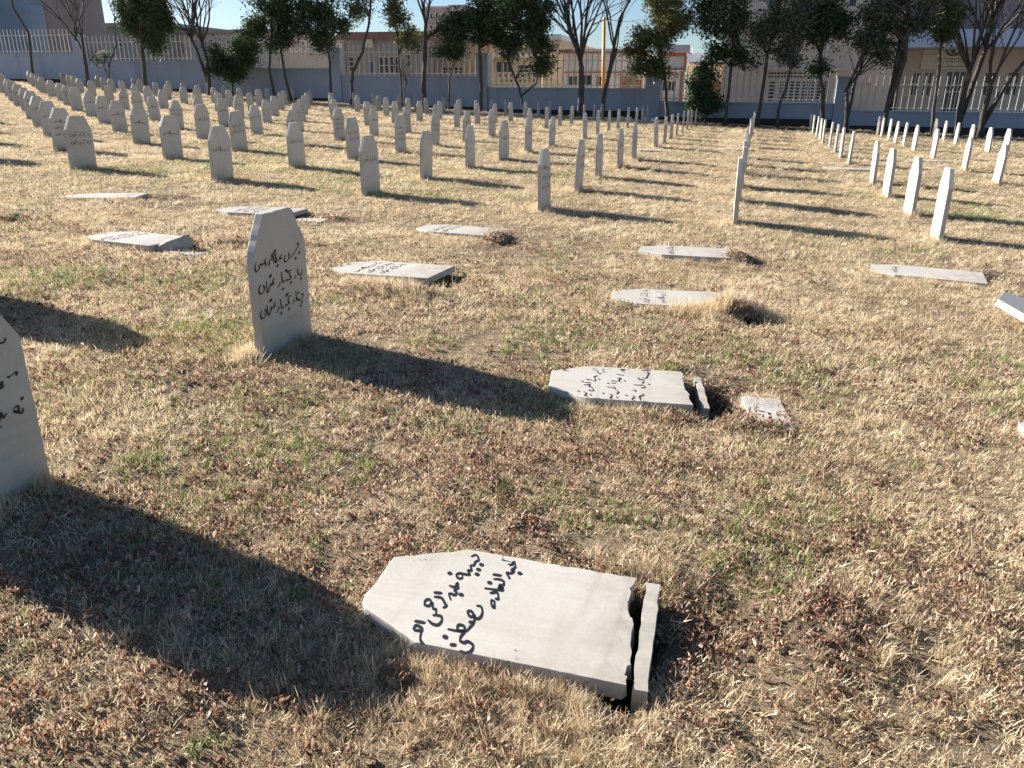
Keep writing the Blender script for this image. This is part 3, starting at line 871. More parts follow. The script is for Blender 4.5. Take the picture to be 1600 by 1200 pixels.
tree('olive_tree', 'sparse olive green tree leaning right in front of the brown low building', [(548, 146), (553, 112), (567, 82), (576, 40), (580, 0)], 45, 0.10, lobes=[(565, 8, 26, 22), (585, -40, 34, 36)], mat=LO, seed=11, dens=0.6, bare=3, fan=40, blen=1.5)
tree('olive_tree', 'thin olive leaved tree with a dark shrub at its foot', [(628, 150), (626, 100), (622, 60), (612, 10)], 45.4, 0.06, lobes=[(618, 22, 24, 34), (640, 58, 18, 28), (610, -40, 34, 44)], mat=LO, seed=12, dens=0.6)
tree('leafless_shrub', 'dark leafless shrub at the wall under the thin olive tree', [(632, 150), (632, 138), (633, 128)], 46, 0.05, bare=9, seed=13, fan=75, blen=0.9, cat='bush', bdepth=2)
tree('bare_tree', 'bare tree with thick straight trunk in front of the tan building', [(662, 152), (661, 110), (662, 70), (664, 40)], 45, 0.15, bare=5, seed=14, fan=42, blen=2.6, lobes=[(700, 40, 14, 18)], mat=LD, dens=0.3)
tree('evergreen_tree', 'small evergreen tree with bent trunk between bare tree and dense crown', [(700, 150), (703, 122), (710, 98), (708, 70)], 45.3, 0.06, lobes=[(712, 52, 20, 30), (706, 80, 22, 10)], mat=LD, seed=15, dens=1.2)
tree('evergreen_tree', 'big dense evergreen with wide crown beside the middle pillar', [(751, 160), (752, 110), (750, 75), (752, 45)], 45, 0.115, lobes=[(745, 25, 36, 32), (800, 20, 46, 38), (775, -30, 60, 45), (840, 25, 28, 36), (720, 40, 22, 26), (770, 58, 30, 14)], mat=LD, seed=16, dens=1.35)
tree('evergreen_tree', 'evergreen tree with two slim trunks spreading in a V', [(822, 166), (812, 135), (798, 100), (792, 75)], 45, 0.075, lobes=[(800, 72, 22, 16), (848, 95, 16, 24), (838, 65, 18, 16)], mat=LD, seed=17, dens=1.1, second=[(838, 130), (843, 105), (836, 78)])
tree('bare_tree', 'largest bare tree, black trunk fanning into many upright limbs', [(907, 172), (908, 135), (908, 108), (906, 96)], 44.6, 0.19, bare=13, seed=18, fan=34, blen=3.2)
tree('bare_tree', 'bare tree leaning right beside the orange pole, forked high', [(938, 176), (946, 140), (957, 100), (964, 82)], 44.8, 0.12, bare=3, seed=19, fan=26, blen=2.8, second=[(962, 60), (968, 30), (984, 0)])
tree('olive_tree', 'yellowish green evergreen overhanging the pillar of the wall', [(1042, 190), (1040, 140), (1034, 95), (1030, 50)], 45.2, 0.10, lobes=[(1000, 70, 20, 20), (1020, 55, 30, 34), (1040, 20, 44, 36), (1030, 100, 18, 18), (1045, -40, 50, 40), (995, 105, 10, 14)], mat=LO, seed=20, dens=1.05)
tree('evergreen_bush', 'dark tall evergreen bush right of the orange framed kiosk', [(1102, 194), (1102, 160), (1102, 125)], 45.6, 0.07, lobes=[(1102, 118, 18, 26), (1095, 150, 16, 22), (1108, 165, 18, 18)], mat=LD, seed=21, dens=1.5, cat='bush')
tree('evergreen_tree', 'evergreen tree in front of the beige facade corner, see-through crown', [(1132, 196), (1138, 150), (1143, 105), (1152, 60)], 45, 0.095, lobes=[(1110, 40, 32, 44), (1155, 40, 26, 42), (1120, 85, 18, 14), (1165, 95, 14, 12), (1130, -30, 46, 40)], mat=LD, seed=22, dens=0.8)
tree('grey_leaved_tree', 'slim leaning tree, first in front of the barred windows', [(1182, 206), (1190, 150), (1200, 85), (1214, 20), (1222, -30)], 44.8, 0.10, lobes=[(1190, 45, 18, 40), (1215, 30, 24, 40), (1225, 70, 14, 24), (1215, -40, 40, 40)], mat=LG, seed=23, dens=0.65)
tree('grey_leaved_tree', 'thin tree with pale knobbly foot in front of the barred windows', [(1213, 204), (1216, 172), (1232, 125), (1240, 80), (1246, 30)], 44.2, 0.075, lobes=[(1245, 50, 20, 40), (1255, 15, 20, 36), (1240, 95, 12, 10)], mat=LG, seed=24, dens=0.7)
tree('evergreen_tree', 'wavy trunked dark tree beside the blue pillar', [(1283, 200), (1286, 150), (1280, 115), (1284, 70), (1290, 20)], 45, 0.12, lobes=[(1282, 18, 34, 34), (1310, 50, 24, 26), (1268, 55, 18, 36), (1275, 105, 14, 12), (1290, -40, 44, 36)], mat=LD, seed=25, dens=0.85)
tree('bare_tree', 'small bare fork with sawn off stub at the end of the windows', [(1322, 196), (1324, 158), (1322, 140)], 45, 0.12, bare=4, seed=26, fan=42, blen=1.5, second=[(1336, 125), (1342, 113)], bdepth=2)
tree('grey_leaved_tree', 'tree leaning right with grey green crown in front of the facade corner', [(1380, 200), (1386, 165), (1400, 130), (1412, 95), (1420, 30)], 44.6, 0.14, lobes=[(1370, 35, 34, 38), (1400, 30, 26, 36), (1350, 60, 24, 24), (1380, 85, 20, 16), (1440, 25, 26, 24), (1390, -40, 60, 40)], mat=LG, seed=27, dens=0.85, second=[(1404, 80), (1408, 40)])
tree('grey_leaved_tree', 'straight tree in front of the entrance, leaves hanging low', [(1458, 200), (1462, 150), (1470, 80), (1480, 20), (1484, -30)], 45, 0.085, lobes=[(1480, 30, 22, 34), (1468, 55, 14, 14), (1475, -30, 34, 40)], mat=LO, seed=28, dens=0.8)
tree('bare_tree', 'reddish bare tree with thick trunk right of the entrance door', [(1498, 202), (1504, 150), (1514, 112)], 45, 0.17, bare=5, seed=29, fan=34, blen=2.4, second=[(1535, 90), (1540, 78)], lobes=[(1500, 15, 22, 16)], mat=LG, dens=0.4)
tree('bare_tree', 'bare three stemmed tree at the right picture edge', [(1532, 204), (1540, 160), (1546, 132)], 44.6, 0.16, bare=4, seed=30, fan=26, blen=2.8, second=[(1560, 152), (1580, 120), (1602, 95)])

# ------------------------------------------------------------------ buildings beyond the wall
def bx(px0, px1, py0, py1, Y):
    ym = (py0 + py1) / 2; xm = (px0 + px1) / 2
    return at(px0, ym, Y).x, at(px1, ym, Y).x, at(xm, py1, Y).z, at(xm, py0, Y).z


def pbox(parent, name, mat, px0, px1, py0, py1, Y, depth, dy=0.0):
    x0, x1, z0, z1 = bx(px0, px1, py0, py1, Y)
    return child_box(parent, name, mat, x0, x1, Y + dy, Y + dy + depth, z0, z1)


def facade(parent, name, mat, px0, px1, py0, py1, Y, depth, holes):
    """Front wall with real openings, side walls and roof; holes in photo pixels."""
    x0, x1, z0, z1 = bx(px0, px1, py0, py1, Y)
    hs = [bx(*h, Y) for h in holes]
    xs = sorted({x0, x1, *[h[0] for h in hs], *[h[1] for h in hs]}); zs = sorted({z0, z1, *[h[2] for h in hs], *[h[3] for h in hs]})
    o_ = parent.location; mb = MB()
    def q(*p): mb.face([Vector(v) - o_ for v in p])
    for i in range(len(xs) - 1):
        for j in range(len(zs) - 1):
            cx, cz = (xs[i] + xs[i + 1]) / 2, (zs[j] + zs[j + 1]) / 2
            if any(h[0] < cx < h[1] and h[2] < cz < h[3] for h in hs): continue
            q((xs[i], Y, zs[j]), (xs[i + 1], Y, zs[j]), (xs[i + 1], Y, zs[j + 1]), (xs[i], Y, zs[j + 1]))
    for a, b, c, d in hs:
        R = Y + 0.22
        q((a, Y, c), (a, R, c), (b, R, c), (b, Y, c)); q((a, Y, d), (b, Y, d), (b, R, d), (a, R, d))
        q((a, Y, c), (a, Y, d), (a, R, d), (a, R, c)); q((b, Y, c), (b, R, c), (b, R, d), (b, Y, d))
    q((x0, Y, z0), (x0, Y, z1), (x0, Y + depth, z1), (x0, Y + depth, z0)); q((x1, Y, z0), (x1, Y + depth, z0), (x1, Y + depth, z1), (x1, Y, z1))
    q((x0, Y, z1), (x1, Y, z1), (x1, Y + depth, z1), (x0, Y + depth, z1)); q((x0, Y + depth, z0), (x0, Y + depth, z1), (x1, Y + depth, z1), (x1, Y + depth, z0))
    return mb.build(name, mat, parent)


def window(parent, h, Y, nv=1, nh=1, bar=0.05, mat='frame', pane='pane', name='window'):
    """Frame proud of the recess with pane behind and nv x nh bars, each its own piece."""
    x0, x1, z0, z1 = bx(*h, Y)
    o_ = parent.location
    yy = Y + 0.14
    mb = MB()
    f = 0.07
    for b in ((x0, x1, z0, z0 + f), (x0, x1, z1 - f, z1), (x0, x0 + f, z0 + f, z1 - f), (x1 - f, x1, z0 + f, z1 - f)):
        mb.box(b[0] - o_.x, b[1] - o_.x, yy - o_.y, yy + 0.05 - o_.y, b[2] - o_.z, b[3] - o_.z)
    w = mb.build(name, MAT[mat], parent)
    MB().box(x0 - o_.x, x1 - o_.x, yy + 0.052 - o_.y, yy + 0.075 - o_.y, z0 - o_.z, z1 - o_.z).build('pane', MAT[pane], w)
    for i in range(1, nv):
        x = x0 + (x1 - x0) * i / nv
        MB().box(x - bar / 2 - o_.x, x + bar / 2 - o_.x, yy - 0.025 - o_.y, yy - 0.002 - o_.y, z0 - o_.z, z1 - o_.z).build('bar', MAT[mat], w)
    for i in range(1, nh):
        z = z0 + (z1 - z0) * i / nh
        MB().box(x0 - o_.x, x1 - o_.x, yy - 0.05 - o_.y, yy - 0.027 - o_.y, z - bar / 2 - o_.z, z + bar / 2 - o_.z).build('bar', MAT[mat], w)
    return w


def building(name, px, Y, label, cat='building'):
    p = at(px, 150, Y)
    return tag(empty(name, (p.x, Y, float(base_z(p.x, Y)))), label, cat)


G = 215   # pixel row safely under the wall top, so that every building stands in the ground
# left: large brown-grey hall and a blue-grey tank
b = building('hall', 60, 78, 'huge plain brown-grey hall behind the trees at the top left')
facade(b, 'wall', MAT['mauve'], -120, 108, -120, 140, 78, 5, [])
for px in (-60, 0, 60): pbox(b, 'pilaster', MAT['mauve'], px - 3, px + 3, -118, 140, 78, 0.3, -0.302)
b = building('storage_tank', -8, 60, 'round blue-grey storage tank at the top left corner', 'tank')
c0 = at(-15, 75, 60); mb = MB(); zz0 = c0.z - b.location.z - 3; rad_ = abs(at(14, 40, 60).x - c0.x)
mb.tube([(c0.x - b.location.x, 3, zz0), (c0.x - b.location.x, 3, zz0 + 9.5), (c0.x - b.location.x, 3, zz0 + 10.4)], [rad_, rad_, rad_ * 0.7], 40)
mb.build('shell', MAT['bluetank'], b)
for zr in (3.2, 6.0):
    mb = MB().tube([(c0.x - b.location.x, 3, zz0 + zr), (c0.x - b.location.x, 3, zz0 + zr + 0.12)], rad_ + 0.05, 40); mb.build('hoop', MAT['bluetank'], b)
# grey house and long low wall building
b = building('flat_roofed_house', 190, 64, 'grey flat roofed house behind the cypress like tree', 'house')
facade(b, 'wall', MAT['greywall'], 170, 262, 42, 140, 64, 10, [(180, 190, 60, 74), (232, 246, 58, 74)])
pbox(b, 'roof', MAT['greywall'], 166, 266, 36, 42, 64, 11, -0.6)
window(b, (180, 190, 60, 74), 64, 2, 2); window(b, (232, 246, 58, 74), 64, 2, 2)
b = building('long_building', 350, 66, 'long low beige-grey building behind the broom shaped bare tree')
facade(b, 'wall', MAT['beige'], 262, 452, 52, 150, 66, 12, [(275, 286, 66, 84), (396, 410, 68, 86), (418, 432, 68, 86)])
pbox(b, 'roof', MAT['greywall'], 258, 456, 47, 52, 66, 13, -0.5)
for h in ((275, 286, 66, 84), (396, 410, 68, 86), (418, 432, 68, 86)): window(b, h, 66, 2, 2)
b = building('garden_wall', 490, 58, 'low pale yard wall seen through the fence between the evergreens', 'wall')
pbox(b, 'wall', MAT['beige'], 452, 524, 82, 150, 58, 0.3); pbox(b, 'coping', MAT['white'], 451, 525, 79, 82, 58, 0.4, -0.05)
# reddish-brown low building
b = building('low_building', 610, 60, 'low building with reddish-brown parapet, dark windows and blue door')
hol = [(541, 552, 88, 112), (576, 583, 95, 118), (590, 622, 88, 116), (630, 642, 84, 104)]
facade(b, 'wall', MAT['greywall'], 532, 668, 62, 160, 60, 12, hol)
pbox(b, 'parapet', MAT['redband'], 530, 670, 50, 62, 60, 12.6, -0.3)
pbox(b, 'corner_post', MAT['cream'], 533, 540, 68, 160, 60, 0.3, -0.35)
pbox(b, 'panel', MAT['cream'], 574, 585, 62, 75, 60, 0.1, -0.42)
window(b, hol[0], 60, 1, 3); window(b, hol[1], 60, 1, 1, pane='bluedoor', name='door'); window(b, hol[2], 60, 4, 2); window(b, hol[3], 60, 2, 2)
# grey-brown block behind and white tower
b = building('apartment_block', 690, 95, 'tall grey-brown block rising behind the bare tree')
hol = [(670 + 9 * i, 675 + 9 * i, y, y + 9) for i in range(4) for y in (20, 38, 56)]
facade(b, 'wall', MAT['mauve'], 664, 706, 13, 150, 95, 14, hol)
for h in hol: window(b, h, 95, 1, 1)
pbox(b, 'cornice', MAT['greywall'], 662, 708, 10, 13, 95, 14.6, -0.3)
b = building('white_tower', 714, 88, 'narrow whitish tower right of the tall grey-brown block')
facade(b, 'wall', MAT['white'], 704, 727, 12, 150, 88, 6, [(709, 714, 18, 28)]); window(b, (709, 714, 18, 28), 88, 1, 2)
pbox(b, 'roof', MAT['greywall'], 702, 729, 8, 12, 88, 6.6, -0.3)
# tan houses
b = building('tan_house', 722, 62, 'tan rough walled house behind the fence left of the middle pillar', 'house')
hol = [(672, 682, 98, 114), (689, 722, 104, 117)]
facade(b, 'wall', MAT['beige2'], 668, 762, 66, 170, 62, 9, hol)
pbox(b, 'roof', MAT['greywall'], 665, 764, 61, 66, 62, 9.6, -0.3)
window(b, hol[0], 62, 2, 2); window(b, hol[1], 62, 5, 2)
b = building('tan_villa', 830, 60, 'tan villa with large window and pierced balustrade behind the V shaped tree', 'house')
hol = [(772, 800, 95, 114), (806, 842, 100, 116)]
facade(b, 'wall', MAT['beige2'], 764, 895, 66, 170, 60, 9, hol)
pbox(b, 'lintel', MAT['cream'], 766, 850, 84, 90, 60, 0.4, -0.35)
pbox(b, 'column', MAT['cream'], 768, 772, 90, 150, 60, 0.3, -0.35)
pbox(b, 'roof', MAT['bluewhite'], 846, 872, 52, 60, 60, 5, 1.0); pbox(b, 'upper_storey', MAT['beige2'], 846, 872, 60, 66, 60, 5, 1.02)
window(b, hol[0], 60, 2, 1); window(b, hol[1], 60, 3, 2)
hol = [(782 + 7.2 * i, 786 + 7.2 * i, 124, 128) for i in range(8)] + [(779 + 9 * i, 784 + 9 * i, 115, 120) for i in range(7)]
facade(b, 'balustrade', MAT['cream'], 772, 846, 113, 165, 57, 0.25, hol)
# white and orange market stall with pole
b = building('market_stall', 940, 57, 'white market stall with orange stripes behind the largest bare tree', 'stall')
hol = [(886, 902, 118, 134), (905, 925, 116, 135), (930, 941, 118, 135)]
facade(b, 'wall', MAT['white'], 880, 1003, 76, 170, 57, 6, hol)
pbox(b, 'stripe', MAT['orange'], 879, 1004, 81, 83.5, 57, 0.1, -0.12); pbox(b, 'stripe', MAT['orange'], 879, 1004, 112.5, 114, 57, 0.1, -0.12)
pbox(b, 'awning', MAT['redband'], 880, 900, 79, 83, 57, 1.2, -1.4)
for h in hol: window(b, h, 57, 2, 1)
b = building('lamp_pole', 943, 53, 'tall orange-yellow pole between the two bare trees', 'pole')
p0, p1 = at(942, 175, 53), at(944, 36, 53)
MB().tube([p0 - b.location, p1 - b.location], [0.13, 0.10], 10).build('shaft', MAT['yellowpole'], b, smooth=True)
MB().tube([p0 - b.location + Vector((0, 0, 1.0)), p0 - b.location + Vector((0, 0, 1.35))], 0.17, 10).build('collar', MAT['yellowpole'], b)
MB().tube([p1 - b.location, p1 - b.location + Vector((0, 0, 0.35))], [0.10, 0.05], 10).build('cap', MAT['yellowpole'], b)
b = building('kiosk', 980, 54, 'small tan kiosk with orange panels left of the wall pillar', 'kiosk')
hol = [(983, 987, 122, 127)]
facade(b, 'wall', MAT['beige2'], 967, 993, 119, 175, 54, 2, hol); window(b, hol[0], 54)
pbox(b, 'roof', MAT['cream'], 965, 995, 116, 119, 54, 2.3, -0.2); pbox(b, 'panel', MAT['orange'], 972, 982, 128, 136, 54, 0.05, -0.06); pbox(b, 'panel', MAT['orange'], 994, 1002, 124, 138, 54, 0.4)
# kiosk with the orange framed sign
b = building('framed_kiosk', 1050, 55, 'kiosk with an orange framed white sign panel right of the wall pillar', 'kiosk')
pbox(b, 'sign_panel', MAT['white'], 1031, 1069, 88, 107, 55, 0.12, 0.02)
pbox(b, 'frame_top', MAT['orange'], 1026, 1073, 82, 88, 55, 0.5, -0.1); pbox(b, 'frame_side', MAT['orange'], 1069, 1073, 88, 112, 55, 0.5, -0.1)
pbox(b, 'frame_bottom', MAT['orange'], 1031, 1069, 107, 110, 55, 0.5, -0.1)
hol = [(1028, 1056, 126, 143)]
facade(b, 'wall', MAT['white'], 1025, 1058, 111, 180, 55.4, 3, hol); window(b, hol[0], 55.4, 4, 1)
pbox(b, 'column', MAT['white'], 1058, 1061, 111, 180, 55, 0.3); pbox(b, 'column', MAT['orange'], 1061, 1066, 111, 180, 55, 0.3); pbox(b, 'column', MAT['white'], 1066, 1068, 111, 180, 55, 0.3)
pbox(b, 'roof', MAT['bluewhite'], 1034, 1078, 70, 81, 56, 3)
b = building('small_house', 1126, 66, 'pale yellow house corner seen between two evergreens', 'house')
facade(b, 'wall', MAT['cream'], 1076, 1150, 98, 128, 66, 5, [(1085, 1095, 104, 116)]); window(b, (1085, 1095, 104, 116), 66, 2, 1)
pbox(b, 'base', MAT['redband'], 1077, 1149, 128, 180, 66, 5, 0.3); pbox(b, 'roof', MAT['bluewhite'], 1070, 1154, 84, 97, 66, 6, -0.4)
b = building('guard_booth', 1109, 52, 'little orange-tan booth at the foot of the dark bush', 'booth')
facade(b, 'wall', MAT['beige2'], 1099, 1119, 143, 185, 52, 1.2, [(1103, 1108, 146, 151)]); window(b, (1103, 1108, 146, 151), 52)
pbox(b, 'roof', MAT['cream'], 1097, 1121, 140, 143, 52, 1.5, -0.15)
# school building at right
b = building('school_building', 1300, 58, 'large beige building at right with barred windows and a signed entrance')
YB = 58.0
hol = [(1199, 1291, 111, 123), (1199, 1211, 126, 160), (1216, 1292, 126, 160), (1316, 1324, 128, 164), (1326, 1340, -6, 11), (1200, 1216, -6, 11)]
facade(b, 'wall', MAT['beige'], 1136, 1412, -130, 200, YB, 14, hol)
window(b, hol[0], YB, 9, 2, 0.06); window(b, hol[1], YB, 1, 6, 0.07); window(b, hol[2], YB, 9, 7, 0.06); window(b, hol[3], YB, 1, 6, 0.07)
window(b, hol[4], YB, 1, 1); window(b, hol[5], YB, 2, 1)
pbox(b, 'ledge', MAT['beige'], 1190, 1325, 106, 110, YB, 0.3, -0.302)
pbox(b, 'drainpipe', MAT['frame'], 1292, 1295, -60, 200, YB, 0.12, -0.14)
YE = 60.5
hol = [(1424, 1436, 112, 150), (1442, 1456, 112, 150), (1474, 1506, 110, 176), (1536, 1556, 112, 150), (1572, 1592, 112, 150)]
x0e = bx(1412, 1760, 0, 100, YB)[0]
facade(b, 'entrance_wall', MAT['beige'], 1405, 1780, 70, 200, YE, 10, hol)
for h in hol: window(b, h, YE, 3 if h[1] - h[0] > 25 else 2, 2, 0.07, name='door' if h[1] - h[0] > 25 else 'window')
pbox(b, 'canopy', MAT['bluewhite'], 1413, 1790, 46, 74, YB, 3.0, -0.9)
pbox(b, 'upper_wall', MAT['mauve'], 1413, 1780, -130, 45.6, YB, 12, 0.6)
# the entrance sign: cream board with emblem and three lines of lettering too far off to read
sg = tag(empty('entrance_sign', at(1488, 92, YE - 0.12)), 'cream sign board with dark winged emblem over the entrance door', 'sign')
pbox(sg, 'board', MAT['signboard'], 1440, 1536, 77, 108, YE, 0.06, -0.09)
em = MB(); e0 = at(1489, 82, YE) - sg.location; s_ = 0.047
for sgn in (-1, 1):
    em.face([(e0.x + sgn * x * s_, -0.0, e0.z + z * s_) for x, z in [(0, -3), (4, -1.5), (9, 2.5), (10, 1), (6, -3.2), (2, -4.5), (0, -4.4)]][::sgn])
em.face([(e0.x + x * s_, -0.001, e0.z + z * s_) for x, z in [(-2.6, 1.6), (-1.6, -2), (1.6, -2), (2.6, 1.6), (1.4, 3.2), (-1.4, 3.2)]])
emo = em.build('emblem', MAT['ink'], sg); emo.location.y = 0.024
lm_ = ink_mesh('lettering', [s for k in range(3) for s in shifted(ROW[1 + k % 3], -1.2 + 0.95 * k, 0.0, 1.7)], 0.05, 0.0)
for px, py, sc_ in ((1489, 92, 0.60), (1489, 96.5, 0.66), (1489, 103.5, 0.62), (1453, 84.5, 0.35), (1524, 84.5, 0.35)):
    p = at(px, py, YE) - sg.location
    lt = link('lettering', lm_, MAT['ink'], sg, (p.x, 0.026, p.z), (0, 0, -math.pi / 2)); lt.scale = (1, sc_, sc_); tag(lt, kind='stuff')

# ------------------------------------------------------------------ things on the soil bed
hp = [(X, Y, float(base_z(X, Y)) + 0.04 + 0.05 * math.sin(X * 1.7)) for X, Y in [(-20, 45.6), (-17.5, 45.1), (-15.2, 45.4), (-13, 44.5), (-11, 44.0), (-9, 44.3), (-7, 43.7), (-5.6, 43.9), (-4.6, 44.2)]]
hm = MB()
hs = []
for i in range(len(hp) - 1):
    for k in range(4): hs.append(Vector(hp[i]).lerp(Vector(hp[i + 1]), k / 4) + Vector((0, RND.uniform(-0.08, 0.08), RND.uniform(0, 0.04))))
hm.tube(hs, 0.035, 6)
tag(hm.build('garden_hose', MAT['hose'], None, smooth=True), 'white hose lying along the dark bed below the wall', 'hose')
for i, (X, Y) in enumerate([(-6.6, 43.6), (-6.1, 43.3), (-5.3, 43.5), (-4.8, 43.2)]):
    rough_block('white_stone', X, Y, 0.32, 0.25, 0.26, 0.08, 30 * i, MAT['white'], 'whitewashed stone on the dark bed, %s of four from the left' % ORD[i], 'stone', 0, 20 + i, 3, 0.14)

# ------------------------------------------------------------------ growth on the lawn: dry grass, dead leaves, green weeds
def proto_col(name):
    return bpy.data.collections.new(name)


def proto(col, name, v, f, mat):
    me_ = np_mesh(name, np.array(v, np.float32), np.array(f, np.int32), True)
    me_.materials.append(mat)
    o = bpy.data.objects.new(name, me_)
    col.objects.link(o)


def blade_set(g, n, rad, lmin, lmax, wid, lean):
    v = []; f = []
    for _ in range(n):
        a = g.uniform(0, 2 * math.pi); r = rad * math.sqrt(g.uniform())
        p = np.array([r * math.cos(a), r * math.sin(a), -0.004])
        L = g.uniform(lmin, lmax); h = g.uniform(0, 2 * math.pi)
        dirv = np.array([math.cos(h), math.sin(h), 0]); side = np.array([-math.sin(h), math.cos(h), 0])
        k0 = math.radians(g.uniform(*lean)); bend = math.radians(g.uniform(-15, 45))
        w = wid * g.uniform(0.6, 1.4)
        b = len(v); ang = k0
        q = p.copy()
        for s in range(4):
            ww = w * (1.0, 0.9, 0.65, 0.12)[s]
            v += [q - side * ww / 2, q + side * ww / 2]
            q = q + (dirv * math.sin(ang) + np.array([0, 0, 1]) * math.cos(ang)) * L / 3
            ang = min(ang + bend / 3, math.radians(100))
            side = side + np.array([0, 0, 1]) * g.uniform(-0.25, 0.25)
        for s in range(3):
            f.append((b + 2 * s, b + 2 * s + 1, b + 2 * s + 3, b + 2 * s + 2))
    return v, f


def leaf_proto(g, n, rad):
    v = []; f = []
    for _ in range(n):
        a = g.uniform(0, 2 * math.pi); r = rad * math.sqrt(g.uniform())
        L = g.uniform(0.008, 0.023); W = L * g.uniform(0.14, 0.34)
        curl = g.uniform(-1.2, 1.6); fold = g.uniform(0.0, 0.9)
        yaw, pit, rol = g.uniform(0, 2 * math.pi), g.uniform(-0.7, 0.7), g.uniform(-0.9, 0.9)
        R = np.array(Matrix.Rotation(yaw, 3, 'Z') @ Matrix.Rotation(pit, 3, 'Y') @ Matrix.Rotation(rol, 3, 'X'))
        b = len(v)
        for i in range(4):
            t = i / 3 - 0.5
            w = W * (0.25, 0.95, 1.0, 0.08)[i] * g.uniform(0.8, 1.2)
            x = L * t; z = curl * L * (t * t) * 1.2
            for s in (-1, 0, 1):
                p = np.array([x, s * w / 2, z + abs(s) * fold * w / 2])
                v.append(R @ p + np.array([r * math.cos(a), r * math.sin(a), 0.006 + g.uniform(0, 0.02)]))
        for i in range(3):
            for s in range(2):
                k = b + 3 * i + s
                f.append((k, k + 1, k + 4, k + 3))
    return v, f


pg = np.random.default_rng(21)
C_DRY = proto_col('dry_grass_tufts'); C_GRN = proto_col('green_tufts'); C_LIT = proto_col('leaf_piles'); C_TAL = proto_col('tall_tufts')
for k in range(6):
    v, f = blade_set(pg, 22, 0.034, 0.015, 0.038, 0.0024, (12, 86)); proto(C_DRY, 'grass_tuft_%d' % k, v, f, MAT['blade'])
for k in range(3):
    v, f = blade_set(pg, 14, 0.022, 0.022, 0.05, 0.0036, (10, 75)); proto(C_GRN, 'green_tuft_%d' % k, v, f, MAT['green'])
for k in range(6):
    v, f = leaf_proto(pg, 7, 0.05); proto(C_LIT, 'leaf_pile_%d' % k, v, f, MAT['litter'])
for k in range(3):
    v, f = blade_set(pg, 26, 0.03, 0.05, 0.13, 0.0026, (5, 60)); proto(C_TAL, 'tall_tuft_%d' % k, v, f, MAT['blade'])


def scatter_group(col):
    ng = bpy.data.node_groups.new('scatter_' + col.name, 'GeometryNodeTree')
    ng.interface.new_socket('Geometry', in_out='INPUT', socket_type='NodeSocketGeometry')
    ng.interface.new_socket('Geometry', in_out='OUTPUT', socket_type='NodeSocketGeometry')
    gi = ng.nodes.new('NodeGroupInput'); go = ng.nodes.new('NodeGroupOutput')
    ci = ng.nodes.new('GeometryNodeCollectionInfo')
    ci.inputs['Collection'].default_value = col
    ci.inputs['Separate Children'].default_value = True
    ci.inputs['Reset Children'].default_value = True
    ip = ng.nodes.new('GeometryNodeInstanceOnPoints')
    ip.inputs['Pick Instance'].default_value = True
    def attr(nm, typ):
        n = ng.nodes.new('GeometryNodeInputNamedAttribute'); n.data_type = typ; n.inputs['Name'].default_value = nm
        return n.outputs['Attribute']
    ng.links.new(gi.outputs[0], ip.inputs['Points'])
    ng.links.new(ci.outputs[0], ip.inputs['Instance'])
    ng.links.new(attr('pick', 'INT'), ip.inputs['Instance Index'])
    er = ng.nodes.new('FunctionNodeEulerToRotation')
    ng.links.new(attr('rot', 'FLOAT_VECTOR'), er.inputs[0])
    ng.links.new(er.outputs[0], ip.inputs['Rotation'])
    ng.links.new(attr('scl', 'FLOAT_VECTOR'), ip.inputs['Scale'])
    ng.links.new(ip.outputs[0], go.inputs[0])
    return ng


FWn, RTn, UPn = np.array(FW), np.array(RT), np.array(UP)


def in_view(X, Y, margin=140):
    P = np.stack([X, Y, base_z(X, Y) - EYE], -1)
    d = P @ FWn
    u = 800 + FPX * (P @ RTn) / np.maximum(d, 0.05); v = 600 - FPX * (P @ UPn) / np.maximum(d, 0.05)
    return (d > 0.3) & (u > -margin) & (u < 1600 + margin) & (v < 1200 + margin)


def slab_clear(X, Y):
    """False under the fallen slabs, the stumps and the near standing stones."""
    ok = np.ones(len(X), bool)
    for fx, fy, deg, lift, tilt, lab, sl, ik in fallen[:11]:
        a_ = math.radians(deg); dx = X - fx; dy_ = Y - fy
        lx = -(math.cos(a_) * dx + math.sin(a_) * dy_); ly = -math.sin(a_) * dx + math.cos(a_) * dy_
        half = np.where(lx < SHO, SW / 2, np.interp(lx, [SHO, SH], [SW / 2, STOP / 2]))
        ok &= ~((lx > -0.05) & (lx < SH - 0.01) & (np.abs(ly) < half - 0.012))
    for sx0, sy0 in ((-2.60, 4.03), (-2.568, 1.93)):
        ok &= ~((np.abs(X - sx0) < 0.035) & (np.abs(Y - sy0) < 0.27))
    for x0_, y0_, hx, hy in ((-0.134, 1.962, 0.026, 0.25), (-0.10, 4.08, 0.03, 0.24), (0.245, 3.98, 0.065, 0.15)):
        ok &= ~((np.abs(X - x0_) < hx) & (np.abs(Y - y0_) < hy))
    return ok


def cloud(n, x0, x1, y0, y1, g):
    X = g.uniform(x0, x1, n); Y = g.uniform(y0, y1, n)
    k = in_view(X, Y)
    X, Y = X[k], Y[k]
    k = slab_clear(X, Y)
    return X[k], Y[k]


